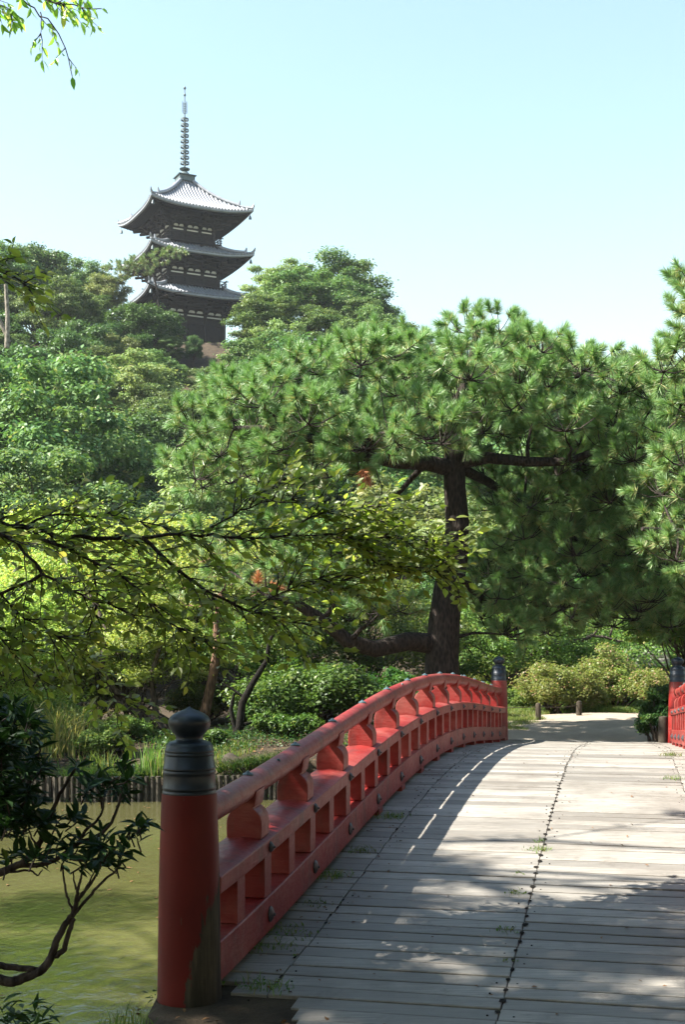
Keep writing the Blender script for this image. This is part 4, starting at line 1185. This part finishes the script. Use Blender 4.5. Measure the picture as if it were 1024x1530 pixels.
clump_grass(150, 1165, 20.3, 120, .6, .4, .018, 'iris_clump', 'low iris leaves at the pond edge above the stake wall', tint=.1, lean=.3)
clump_grass(245, 1185, 20.2, 60, .25, .45, .018, 'iris_clump', 'small yellow-green iris tuft close beside the near post', tint=.4, lean=.25)

# weeds along the deck joints
def weed(s, t, n, rad, h, label, stretch=.9):
    n = int(n * .65)
    P = []
    for _ in range(n):
        ds = r.normal() * rad * .35; dt = r.normal() * rad * (stretch if stretch else 1) * .5
        P.append(bp(s + ds, t + dt, deckz(s + ds) + .0))
    h *= .75; V, Fq = grass_blades(r, np.array(P), h, .005, .9)
    # a few leaflets among the blades
    Pp = np.array(P)[:: 3] + np.array((0, 0, h * .35)); V2, F2 = leafcloud(r, Pp, r.normal(size=Pp.shape) * .4 + np.array((0, 0, 1)), .022, .5)
    me = npmesh('weed', V, Fq, {'tint': np.repeat((r.random(len(P)) < .3) * r.random(len(P)), 3)})
    o = link('weed', me, L_GRASS); tag(o, label, 'weed')
    o2 = link('weed_leaves', npmesh('wl', V2, F2, {'tint': np.zeros(len(F2))}), L_MID, o)
mid = WB / 2 + .02
def st_of(px, py):
    # intersect the pixel ray with the deck
    best = None
    for s in np.linspace(-.1, 14, 800):
        z = deckz(s); Yv = (EYE - z) * F / (py - HY) if py > HY else 1e9
        X = (px - HX) / F * Yv; sv = (X - A0[0]) * U[0] + (Yv - A0[1]) * U[1]
        if best is None or abs(sv - s) < best[0]: best = (abs(sv - s), s, (X - A0[0]) * VV[0] + (Yv - A0[1]) * VV[1])
    return best[1], best[2]
for px, py, n, rad, h, lab in ((806, 1271, 90, .10, .045, 'largest weed tuft growing from the centre joint of the deck'),
        (806, 1259, 30, .05, .05, 'sprig with broad leaves just beyond the largest joint weed'),
        (776, 1306, 26, .06, .03, 'tiny dry weed on the centre joint nearest the large tuft'),
        (768, 1336, 50, .09, .035, 'flat weed on the centre joint midway down the shaded deck'),
        (758, 1392, 50, .08, .035, 'weed on the centre joint in the lower part of the shaded deck'),
        (755, 1437, 18, .05, .025, 'smallest sprout on the centre joint near the bottom of the picture'),
        (585, 1221, 160, .16, .06, 'bushy grass tuft against the bottom board beside the sunlit edge'),
        (540, 1272, 90, .14, .05, 'grass tuft against the bottom board, second from the sunlit edge'),
        (480, 1310, 150, .16, .07, 'grass tuft with long blades against the bottom board halfway to the near post'),
        (470, 1352, 60, .12, .04, 'small leafy weed on the edge joint halfway to the near post'),
        (430, 1395, 140, .2, .045, 'mossy weed patch on the edge joint nearer the near post'),
        (405, 1418, 90, .15, .05, 'weed patch on deck edge joint, second nearest to the near post'),
        (395, 1475, 130, .16, .07, 'wispy grass growing on the deck beside the foot of the near post'),
        (1004, 1130, 120, .16, .08, 'dry grass at the foot of the right railing near its far post'),
        (1010, 1165, 90, .14, .06, 'yellowish grass tuft along the right railing, nearer than the dry grass')):
    s_, t_ = st_of(px, py); weed(s_, max(t_, .15), n, rad, h, lab)

# fallen leaves and crumbs
LF = mat_simple('dry_leaf', (.10, .045, .02), (.22, .12, .05), 30, .8, .2, .1)
P = []; Nn = []
for _ in range(150):
    s = r.uniform(0, 9); t = r.choice([r.uniform(.14, .5), r.uniform(.2, 2.6)], p=[.6, .4]); P.append(bp(s, t, deckz(s) + .008)); Nn.append((r.normal() * .25, r.normal() * .25, 1))
V, Fq = leafcloud(r, np.array(P), np.array(Nn), .026, .5, .15)
o = link('fallen_leaves', npmesh('fl', V, Fq), LF); tag(o, 'small dry leaves scattered over the deck', 'leaves', None, 'stuff')
n = 1500
x = r.uniform(-2.6, 3.2, n); y = r.uniform(2.5, 5.95, n); m = nearcond(x, y); x, y = x[m], y[m]
V, Fq = leafcloud(r, np.stack([x, y, gz(x, y) + .012], 1), r.normal(size=(len(x), 3)) * .3 + np.array((0, 0, 1)), .04, .5, .12)
o = link('leaf_litter', npmesh('ll', V, Fq), LF); tag(o, 'brown leaf litter on the near bank before the bridge', 'leaves', None, 'stuff')
n = 4500; x = r.uniform(-8, 4, n); y = r.uniform(20.2, 27, n)
V, Fq = leafcloud(r, np.stack([x, y, gz(x, y) + .02], 1), r.normal(size=(n, 3)) * .3 + np.array((0, 0, 1)), .06, .5, .12)
o = link('leaf_litter', npmesh('ll', V, Fq), LF); tag(o, 'brown leaf litter strewn over the far bank', 'leaves', None, 'stuff')

# ---------------------------------------------------------------- cherry branch over the water (trunk stands on the near bank, left)
r = np.random.default_rng(77)
def shaped_leaves(rng, P, D, Nrm, size, tint=.06, ratio=.46, droopy=.25):
    """pointed leaves with a folded midrib: 8 verts, 6 faces (quads)"""
    n = len(P); D = unit(D); Nrm = unit(Nrm - D * np.sum(Nrm * D, 1, keepdims=True)); B = np.cross(Nrm, D)
    s = (size * rng.uniform(.65, 1.2, n))[:, None]
    def pt(u, w, h): return P + D * s * u + B * s * w * ratio + Nrm * s * (h - droopy * u * u)
    cols = [pt(0, 0, 0), pt(.3, .42, .06), pt(.62, .40, .06), pt(1, 0, 0), pt(.62, -.40, .06), pt(.3, -.42, .06), pt(.3, 0, 0), pt(.62, 0, 0)]
    V = np.stack(cols, 1).reshape(-1, 3); b = np.arange(n)[:, None] * 8
    quads = np.array([[6, 1, 2, 7], [5, 6, 7, 4]]); tris = np.array([[0, 1, 6], [0, 6, 5], [7, 2, 3], [4, 7, 3]])
    Fq = np.concatenate([(b + q[None, :]) for q in np.array([[0, 1, 6, 6], [0, 6, 5, 5], [7, 2, 3, 3], [4, 7, 3, 3]])])
    # mixed polygons through from_pydata
    me = bpy.data.meshes.new('leaves')
    faces = [tuple(b[i, 0] + q) for i in range(n) for q in quads] + [tuple(b[i, 0] + q) for i in range(n) for q in tris]
    me.from_pydata(V.tolist(), [], faces)
    tn = (rng.random(n) < tint) * rng.uniform(.4, 1, n)
    a = me.attributes.new('tint', 'FLOAT', 'FACE'); a.data.foreach_set('value', np.concatenate([np.repeat(tn, 2), np.repeat(tn, 4)]).astype(np.float32))
    return me
def twig_tree(rng, mainb, n_side, side_len, leaf_step, mb, depth=1, down=-.05):
    """grow side twigs from polyline branches; returns list of (pos, dir) leaf sites"""
    sites = []
    for pts, r0, r1, dens in mainb:
        pts = [np.asarray(p, float) for p in pts]
        # resample
        L = [0]
        for a, b in zip(pts[:-1], pts[1:]): L.append(L[-1] + np.linalg.norm(b - a))
        tot = L[-1]; M = max(6, int(tot / .06)); rs = []
        for i in range(M + 1):
            d = tot * i / M; k = min(np.searchsorted(L, d, side='right') - 1, len(pts) - 2); f = (d - L[k]) / (L[k + 1] - L[k] + 1e-9)
            rs.append(pts[k] * (1 - f) + pts[k + 1] * f)
        rs = np.array(rs)
        for _ in range(4): rs[1:-1] = (rs[:-2] + 2 * rs[1:-1] + rs[2:]) / 4
        jit = rng.normal(size=rs.shape) * .006; jit[0] = 0; rs = rs + jit
        mb.tube(list(rs), list(np.linspace(r0, r1, len(rs))), 8)
        for _ in range(int(n_side * dens * tot)):
            t = rng.uniform(.12, 1) ** .9; i = min(int(t * M), M - 1); p = rs[i]; d = unit(rs[min(i + 2, M)] - rs[max(i - 2, 0)])
            sd = unit(np.cross(d, rng.normal(size=3))) ; sd[2] = sd[2] * .6 + down
            dd = unit(d * .75 + sd * .9)
            Ls = side_len * rng.uniform(.5, 1.25); k = max(3, int(Ls / leaf_step)); q = p.copy(); tw = [q.copy()]
            for j in range(k):
                dd = unit(dd + rng.normal(size=3) * .13 + np.array((0, 0, -.03))); q = q + dd * Ls / k; tw.append(q.copy())
                side = unit(np.cross(dd, np.array((0, 0, 1.0)))) * (1 if j % 2 else -1)
                sites.append((q.copy(), unit(dd * .55 + side * .8 + np.array((0, 0, -.12)) + rng.normal(size=3) * .2)))
            sites.append((q.copy(), dd)); rt_ = .004
            mb.tube(tw, list(np.linspace(rt_, .0015, len(tw))), 5, cap=False)
        sites.append((rs[-1], unit(rs[-1] - rs[-3])))
    return sites
CBARK = mat_bark('dark_cherry_bark', (.018, .014, .012), (.10, .08, .07), 40)
cherry = empty('cherry_tree', (-3.6, 5.6, 0), 0, 'cherry tree reaching in from the left with a long leafy branch over the pond', 'tree')
mb = MB()
tb_ = np.array((-3.6, 5.6, -.1))
mb.tube([tb_, (-3.55, 5.65, .7), (-3.4, 5.8, 1.5), (-3.3, 5.9, 2.4), (-3.35, 6.0, 3.6), (-3.2, 6.2, 4.8)], [.2, .17, .15, .12, .09, .05], 12)
YC = 6.4
def B(*a): return [at(x, y, Yq) for x, y, Yq in a]
root1 = [np.array((-3.35, 5.85, 2.0)), at(-240, 740, 6.1)]
mains = [
 (root1 + B((-80, 762, 6.3), (0, 778, 6.4), (60, 798, 6.4), (120, 804, 6.4), (212, 803, 6.5)), .026, .010, .9),
 (B((-80, 762, 6.3), (0, 778, 6.4), (60, 798, 6.4), (120, 804, 6.4), (212, 803, 6.5), (300, 797, 6.6), (360, 805, 6.7), (430, 799, 6.8), (480, 800, 6.9), (540, 808, 7.0))[4:], .009, .003, 1.2),
 (B((212, 803, 6.5), (240, 830, 6.5), (290, 870, 6.5), (320, 892, 6.6), (370, 912, 6.7), (430, 930, 6.8), (480, 932, 6.9)), .011, .003, 1.1),
 (B((30, 788, 6.4), (90, 815, 6.3), (140, 838, 6.3), (175, 850, 6.3), (205, 880, 6.3), (260, 935, 6.3), (320, 970, 6.4)), .010, .003, .9),
 (root1[:1] + B((-200, 760, 5.9), (-60, 778, 6.0), (15, 798, 6.1), (45, 830, 6.1), (62, 858, 6.1), (100, 880, 6.1), (140, 900, 6.2), (190, 908, 6.3)), .020, .004, .9),
 (B((62, 858, 6.1), (40, 875, 6.1), (0, 888, 6.1), (-60, 900, 6.0)), .009, .006, .7),
 (B((40, 786, 6.4), (60, 765, 6.4), (120, 768, 6.5), (190, 775, 6.6), (260, 790, 6.7)), .007, .003, 1.0),
 (B((430, 799, 6.8), (455, 770, 6.8), (480, 765, 6.9), (540, 755, 7.0), (600, 775, 7.1)), .006, .002, 1.5),
 (B((480, 800, 6.9), (540, 800, 7.0), (545, 840, 7.0), (600, 850, 7.1), (650, 855, 7.1), (685, 852, 7.1)), .007, .002, 1.6),
 (B((540, 808, 7.0), (590, 800, 7.0), (630, 810, 7.1), (662, 822, 7.1)), .006, .002, 1.6),
 (B((300, 797, 6.6), (340, 770, 6.6), (400, 750, 6.7), (450, 742, 6.8)), .006, .002, 1.2),
 (B((140, 838, 6.3), (150, 900, 6.4), (120, 960, 6.4), (150, 1020, 6.5), (200, 1060, 6.5)), .006, .002, .9),
 (B((0, 888, 6.1), (20, 925, 6.1), (80, 935, 6.1), (110, 985, 6.1)), .006, .002, .9),
 (B((-60, 900, 6.0), (0, 950, 6.1), (50, 1010, 6.2), (90, 1030, 6.2)), .006, .002, .9),
 (B((370, 912, 6.7), (420, 880, 6.8), (480, 860, 6.8), (540, 880, 6.9)), .005, .002, 1.4),
 ([np.array((-3.3, 5.95, 2.9)), at(-160, 500, 6.2), at(-60, 400, 6.3), at(-10, 395, 6.4), at(20, 415, 6.4), at(50, 432, 6.4)], .018, .003, .9),
]
sites = twig_tree(r, mains, 34.0, .29, .030, mb, down=.08)
sites = [s for s in sites if s[0][0] > -.40 * s[0][1]]
P = np.array([s[0] for s in sites]); D = np.array([s[1] for s in sites])
D = D + np.array((0, 0, .22)); Nm = r.normal(size=P.shape) * .6 + np.array((-.25, -.55, .75))
print('cherry leaves', len(P))
mb.build('trunk', CBARK, cherry, smooth=60, fixn=False)
link('leaves', shaped_leaves(r, P, D, Nm, .064, .03, .54), L_CHERRY, cherry)

# big cherry on the left bank that shades the near deck; its lowest twigs hang into the sky top left
big = empty('shade_tree', (-10.5, 7.2, 0), 0, 'tall cherry tree whose lowest twigs hang into the sky at the top left', 'tree')
mb = MB(); gt = float(gz(-10.8, 7.4))
mb.tube([(-10.8, 7.4, gt - .2), (-10.6, 7.4, 2.5), (-10.2, 7.3, 5), (-9.4, 7.3, 7), (-8.4, 7.2, 8.4), (-7.4, 7.2, 9.3)], [.32, .27, .22, .17, .12, .06], 12)
rs_ = np.random.default_rng(12)
# its boughs lie over the near end of the bridge as seen from the sun
C = []
dS = np.array(SUND)
for si in np.arange(-3.0, 2.75, .62):
    for ti in np.arange(-1.6, 5.2, .62):
        s_ = si + rs_.uniform(-.25, .25); t_ = ti + rs_.uniform(-.25, .25)
        if s_ > 2.6: continue
        x, y, z = bp(s_, t_, .2)
        if s_ > 1.7 and rs_.random() < .3: continue
        c = np.array((x, y, z)) + dS * rs_.uniform(10.5, 13.5)
        k_ = (c[2] - 2.3) / dS[2]; q_ = c - dS * k_
        if -3.6 < q_[0] < .9 and 5.85 < q_[1] < 7.4 and rs_.random() < (.97 if q_[0] < -.8 else .6): continue
        C.append((c, rs_.uniform(.36, .56)))
for q in range(12):
    C.append((np.array((-10.4, 7.3, 9.8)) + rs_.normal(size=3) * np.array((1.3, 1.3, .8)), .9))
cen = np.array([c for c, _ in C]); rad = np.array([q for _, q in C])
Pq, Nq, _ = clump_points(rs_, cen, rad, 85000, .5)
V, Fq = leafcloud(rs_, Pq, Nq, .11, .5)
for c, rr in C: mb.tube(limb(rs_, (-9.4, 7.3, 7) if rs_.random() < .5 else (-8.4, 7.2, 8.4), c, .03, 5), [.05, .045, .035, .025, .018, .01], 6, cap=False)
YU = 8.6
m2 = [([np.array((-8.4, 7.2, 8.4)), at(-420, -160, 7.8), at(-120, -60, 8.3), at(0, -42, YU), at(22, -10, YU), at(60, 18, YU), at(84, 42, YU), at(97, 62, YU), at(101, 85, YU), at(108, 112, YU)], .03, .003, .5),
      ([at(10, -35, YU), at(50, -4, YU), at(90, 6, YU), at(130, 12, YU), at(150, 14, YU)], .008, .003, 2.6),
      ([at(-60, -40, YU + .2), at(-20, -8, YU), at(5, 12, YU), at(25, 30, YU)], .008, .003, 2.8),
      ([at(22, -20, YU), at(70, -18, YU), at(110, -12, YU), at(140, -4, YU)], .008, .003, 2.8),
      ([at(60, 18, YU), at(62, 36, YU), at(60, 56, YU)], .004, .002, 1.4)]
sites = twig_tree(rs_, m2, 9.5, .15, .038, mb, down=-.2)
P = np.array([s[0] for s in sites]); D = np.array([s[1] for s in sites]) + np.array((0, 0, -.5))
mb.build('trunk', CBARK, big, smooth=60, fixn=False)
crown = link('crown', npmesh('crown', V, Fq, {'tint': np.zeros(len(Fq))}), L_CHERRY, big)
link('hanging_leaves', shaped_leaves(rs_, P, D, rs_.normal(size=P.shape) + np.array((0, 0, .4)), .078, .08), L_CHERRY, big)

# ---------------------------------------------------------------- dark shrub in the left foreground
rz = np.random.default_rng(91)
shrub = empty('foreground_shrub', (-2.1, 4.3, -.05), 0, 'dark glossy-leaved shrub in the left foreground with crooked bare branches over the water', 'shrub')
mb = MB(); YF = 4.3
def Z(*a): return [at(x / 3.413, 1100 + y / 3.413, YF + (a_ if len(q) > 2 else 0)) for q in a for x, y, a_ in [(q[0], q[1], q[2] if len(q) > 2 else 0)]]
def tb2(pts, r0, r1): 
    pts = [np.asarray(p) for p in pts]; t = np.linspace(0, len(pts) - 1, len(pts) * 4)
    rs = np.stack([np.interp(t, range(len(pts)), [p[i] for p in pts]) for i in range(3)], 1)
    for _ in range(3): rs[1:-1] = (rs[:-2] + 2 * rs[1:-1] + rs[2:]) / 4
    rs[1:-1] += rz.normal(size=rs[1:-1].shape) * .0012
    mb.tube(list(rs), list(np.linspace(r0, r1, len(rs))), 8)
ro = [np.array((-2.1, 4.3, -.1)), np.array((-1.75, 4.3, .28))]
tb2(ro + Z((-60, 1215), (40, 1262), (120, 1235), (215, 1195), (262, 1130), (278, 1060), (330, 960), (376, 900), (388, 850)), .022, .008)
tb2([ro[0], ro[1]] + Z((-100, 1165), (0, 1170), (110, 1185), (215, 1195)), .016, .010)
tb2(Z((262, 1130), (330, 1095), (335, 1040), (376, 930)), .010, .008)
tb2(Z((388, 850), (392, 790), (412, 730), (415, 690)), .007, .003)
tb2(Z((388, 850), (430, 790), (500, 700), (515, 640)), .006, .003)
tb2(Z((376, 910), (450, 820), (510, 750), (600, 680), (620, 640)), .006, .003)
tb2(Z((370, 890), (340, 820), (325, 740), (318, 660)), .005, .003)
tb2(Z((388, 850), (440, 770), (478, 700), (490, 660)), .004, .002)
tb2(Z((395, 800), (375, 740), (372, 690)), .004, .002)
tb2([np.array((-2.1, 4.3, -.1)), np.array((-1.9, 4.35, .35))] + Z((-60, 720), (0, 695), (90, 660), (170, 610), (205, 540), (240, 440), (280, 340), (340, 230), (385, 165)), .018, .004)
tb2(Z((90, 660), (230, 655), (320, 610), (400, 540), (520, 500), (570, 440), (612, 330), (615, 250)), .009, .004)
tb2(Z((400, 540), (440, 470), (500, 430), (525, 370), (520, 300)), .006, .003)
tb2(Z((0, 695), (90, 690), (160, 680), (190, 720), (215, 680)), .005, .002)
tb2(Z((300, 610), (420, 640), (540, 620), (640, 520), (660, 490)), .006, .003)
tb2([np.array((-2.1, 4.3, -.1)), np.array((-1.9, 4.4, .45))] + Z((-80, 560), (0, 500), (70, 420), (130, 330), (160, 200)), .012, .004)
tb2(Z((190, 560), (150, 500), (140, 440)), .004, .002)
ros = [(655, 500, .5), (700, 470, .5), (740, 450, .6), (700, 520, .4), (640, 590, .6), (600, 610, .5), (560, 590, .4), (520, 560, .6), (480, 560, .6), (440, 600, .6), (400, 560, .6), (350, 580, .6), (300, 540, .6), (260, 560, .5), (230, 620, .5), (330, 630, .5), (420, 660, .5), (500, 640, .5), (540, 650, .5), (600, 660, .5),
       (385, 165, .5), (400, 430, .4), (370, 420, .4), (500, 500, .4), (615, 200, .6), (640, 160, .5), (600, 280, .6), (560, 260, .6), (520, 290, .6), (480, 250, .5), (440, 280, .5), (640, 300, .5), (660, 220, .5), (510, 220, .5), (180, 620, .5), (100, 600, .5), (60, 620, .5), (30, 640, .5), (140, 440, .5), (60, 420, .5), (90, 500, .5), (200, 450, .6), (250, 430, .6), (290, 440, .5), (20, 500, .5)]
for _ in range(150):
    x = rz.uniform(-140, 330); y = rz.uniform(-170, 460)
    if x > 230 - .25 * (y - 100) * (1 if y > 100 else -1.4) * .6: continue
    ros.append((x, y, rz.uniform(.45, .7)))
LP = []; LD = []
for x, y, s in ros:
    d = rz.uniform(-.3, .3); c = at(x / 3.413, 1100 + y / 3.413, YF + d)
    ax = unit(np.array((rz.normal() * .4 + .25, rz.normal() * .4, .7)))
    k = rz.integers(9, 15)
    for j in range(k):
        a = 2 * math.pi * j / k + rz.normal() * .2; e = unit(np.cross(ax, (1, .1, 0))); f = np.cross(ax, e)
        dr = unit((e * math.cos(a) + f * math.sin(a)) + ax * rz.uniform(.05, .7)); LP.append(c + ax * rz.uniform(-.02, .02)); LD.append(dr)
    mb.tube([c - ax * .045 + rz.normal(size=3) * .006, c - ax * .02, c], [.003, .003, .002], 5, cap=False)
LP = np.array(LP); LD = np.array(LD)
mb.build('branches', CBARK, shrub, smooth=60, fixn=False)
link('leaves', shaped_leaves(rz, LP, LD, np.array((0, 0, 1.0)) + rz.normal(size=LP.shape) * .35, .064, .01, .36, .1), L_FORE, shrub)
# small low plant at the bottom left corner and ivy at the post foot
for px, py, Yq, lab in ((12, 1520, 4.6, 'dark small plant in the bottom left corner'), (60, 1528, 5.0, 'low leafy sprig at the bottom edge left of the post'), (228, 1486, 5.75, 'little ivy sprig at the foot of the near railing post')):
    c = at(px, py, Yq); n = 26 if px < 100 else 12; D = rz.normal(size=(n, 3)) * np.array((1, 1, .4)) + np.array((0, 0, .35)); P = c + rz.normal(size=(n, 3)) * .03
    P[:, 2] = np.maximum(P[:, 2], gz(P[:, 0], P[:, 1]) + .01)
    o = link('small_plant', shaped_leaves(rz, P, D, np.array((0, 0, 1.0)) + rz.normal(size=P.shape) * .3, .085 if px < 100 else .04, .0, .3), L_SHRUB); tag(o, lab, 'plant')

# ---------------------------------------------------------------- unseen trees added round the near end to block sky light
r = np.random.default_rng(55)
k = 0
for x, y, H, R in ((3.4, 0.6, 11, 5.6), (7.6, 6.6, 9.5, 4.2), (-5.2, -4.8, 8.5, 3.2), (-8.5, -1.0, 9, 3.4), (-1.5, -8.0, 10, 4.2), (4.5, -6.0, 9.5, 4.0), (8.8, -1.0, 9, 3.6), (9.5, 5.5, 8.5, 3.2)):
    k += 1
    broad_tree(r, H, R=R, K=60 if k == 1 else 44, n=60000 if k == 1 else 30000, leaf=.17, flat=.5, matL=L_SHRUB, cz=.70 if k == 1 else .52, ch=.28 if k == 1 else .46, cr=.3, tr=.22, loc=(x, y, float(gz(x, y)) - .1), label=(('unseen spreading tree added just behind the viewer on the right to block sky light', 'unseen tree added over the near end of the bridge from the right', 'unseen tree added close behind the viewer on the left', 'unseen tree added on the near bank far left behind the viewer', 'unseen tall tree added straight behind the viewer', 'unseen tree added behind the viewer beyond the spreading one', 'unseen tree added on the near bank right of the viewer', 'unseen rightmost tree added beside the near end of the bridge')[k - 1]))

# ---------------------------------------------------------------- summer haze in the valley
hz, t, p, out = nodes('haze_air')
t.nodes.remove(p)
pv = N(t, 'ShaderNodeVolumePrincipled'); pv.inputs['Color'].default_value = (.86, .93, 1.0, 1); pv.inputs['Density'].default_value = .00020; pv.inputs['Anisotropy'].default_value = .2
t.links.new(pv.outputs[0], out.inputs['Volume'])
o = MB().box((0, 60, 28), (420, 260, 64)).build('haze', hz); tag(o, kind='stuff')

rw = np.random.default_rng(3)
n = 260; x = rw.uniform(-7, 1.5, n); y = 19.6 - np.abs(rw.normal(size=n)) * 4.5; m = (y > 8); x, y = x[m], y[m]
V, Fq = leafcloud(rw, np.stack([x, y, np.full(len(x), -.893)], 1), rw.normal(size=(len(x), 3)) * .06 + np.array((0, 0, 1)), .06, .5, .05)
o = link('floating_leaves', npmesh('fl', V, Fq), LF); tag(o, 'small fallen leaves floating on the pond', 'leaves', None, 'stuff')

r = np.random.default_rng(66)
for k, (x, y, H, R) in enumerate(((-8.6, 21.4, 4.9, 2.6), (-9.6, 26.0, 4.2, 2.2))):  # unseen low trees, sized to shade the far bank
    broad_tree(r, H, R=R, K=50, n=16000, leaf=.13, flat=.5, matL=L_MID, cz=.56, ch=.44, cr=.28, tr=.12, loc=(x, y, float(gz(x, y)) - .1), label='unseen low leafy tree past the left edge shading the far bank, ' + ('nearer the water' if k == 0 else 'behind the path'))
def cover(name, n, x0, x1, y0, y1, cond, leaf, mat, hmax, label):
    x = r.uniform(x0, x1, n); y = r.uniform(y0, y1, n); m = cond(x, y); x, y = x[m], y[m]
    P = np.stack([x, y, gz(x, y) + r.uniform(0.01, hmax, len(x)) * (.4 + .6 * np.abs(np.sin(x * 2.1 + y * 1.7)))], 1)
    V, Fq = leafcloud(r, P, r.normal(size=P.shape) * .5 + np.array((0, 0, .9)), leaf, .5)
    o = link(name, npmesh(name, V, Fq, {'tint': (r.random(len(x)) < .12) * .8}), mat); tag(o, label, 'ground cover', None, 'stuff')
cover('undergrowth', 30000, -8, 2.6, 20.15, 24.0, lambda x, y: patch(x + 4, y, 1.3) > -.1, .055, L_SHRUB, .22, 'dark leafy undergrowth put over the far pond bank in place of shade')  # dark leaf cover stands in for tree shade on the open bank
cover('undergrowth', 26000, 1.5, 8.5, 27.3, 33, lambda x, y: y > 28.3, .07, L_MID, .5, 'low leafy growth between and behind the azaleas')

x = r.uniform(-6.8, 2.8, 9000); x = x[(np.sin(x * 3.1) + np.sin(x * 7.3 + 1)) > -.6]
y = shore_far(x) + .04 + np.abs(r.normal(size=len(x))) * .12
P = np.stack([x, y, gz(x, y) - .01], 1)
V, Fq = grass_blades(r, P, .22, .012, 1.0)
V = V.reshape(-1, 5, 3); V[:, 2:, 1] -= np.abs(V[:, 2:, 1] - V[:, :1, 1]) * 1.2; V = V.reshape(-1, 3)
o = link('overhanging_grass', npmesh('og', V, Fq, {'tint': np.repeat((r.random(len(P)) < .35) * .7, 3)}), L_SHRUB); tag(o, 'grass hanging over the top of the stake wall', 'grass', None, 'stuff')
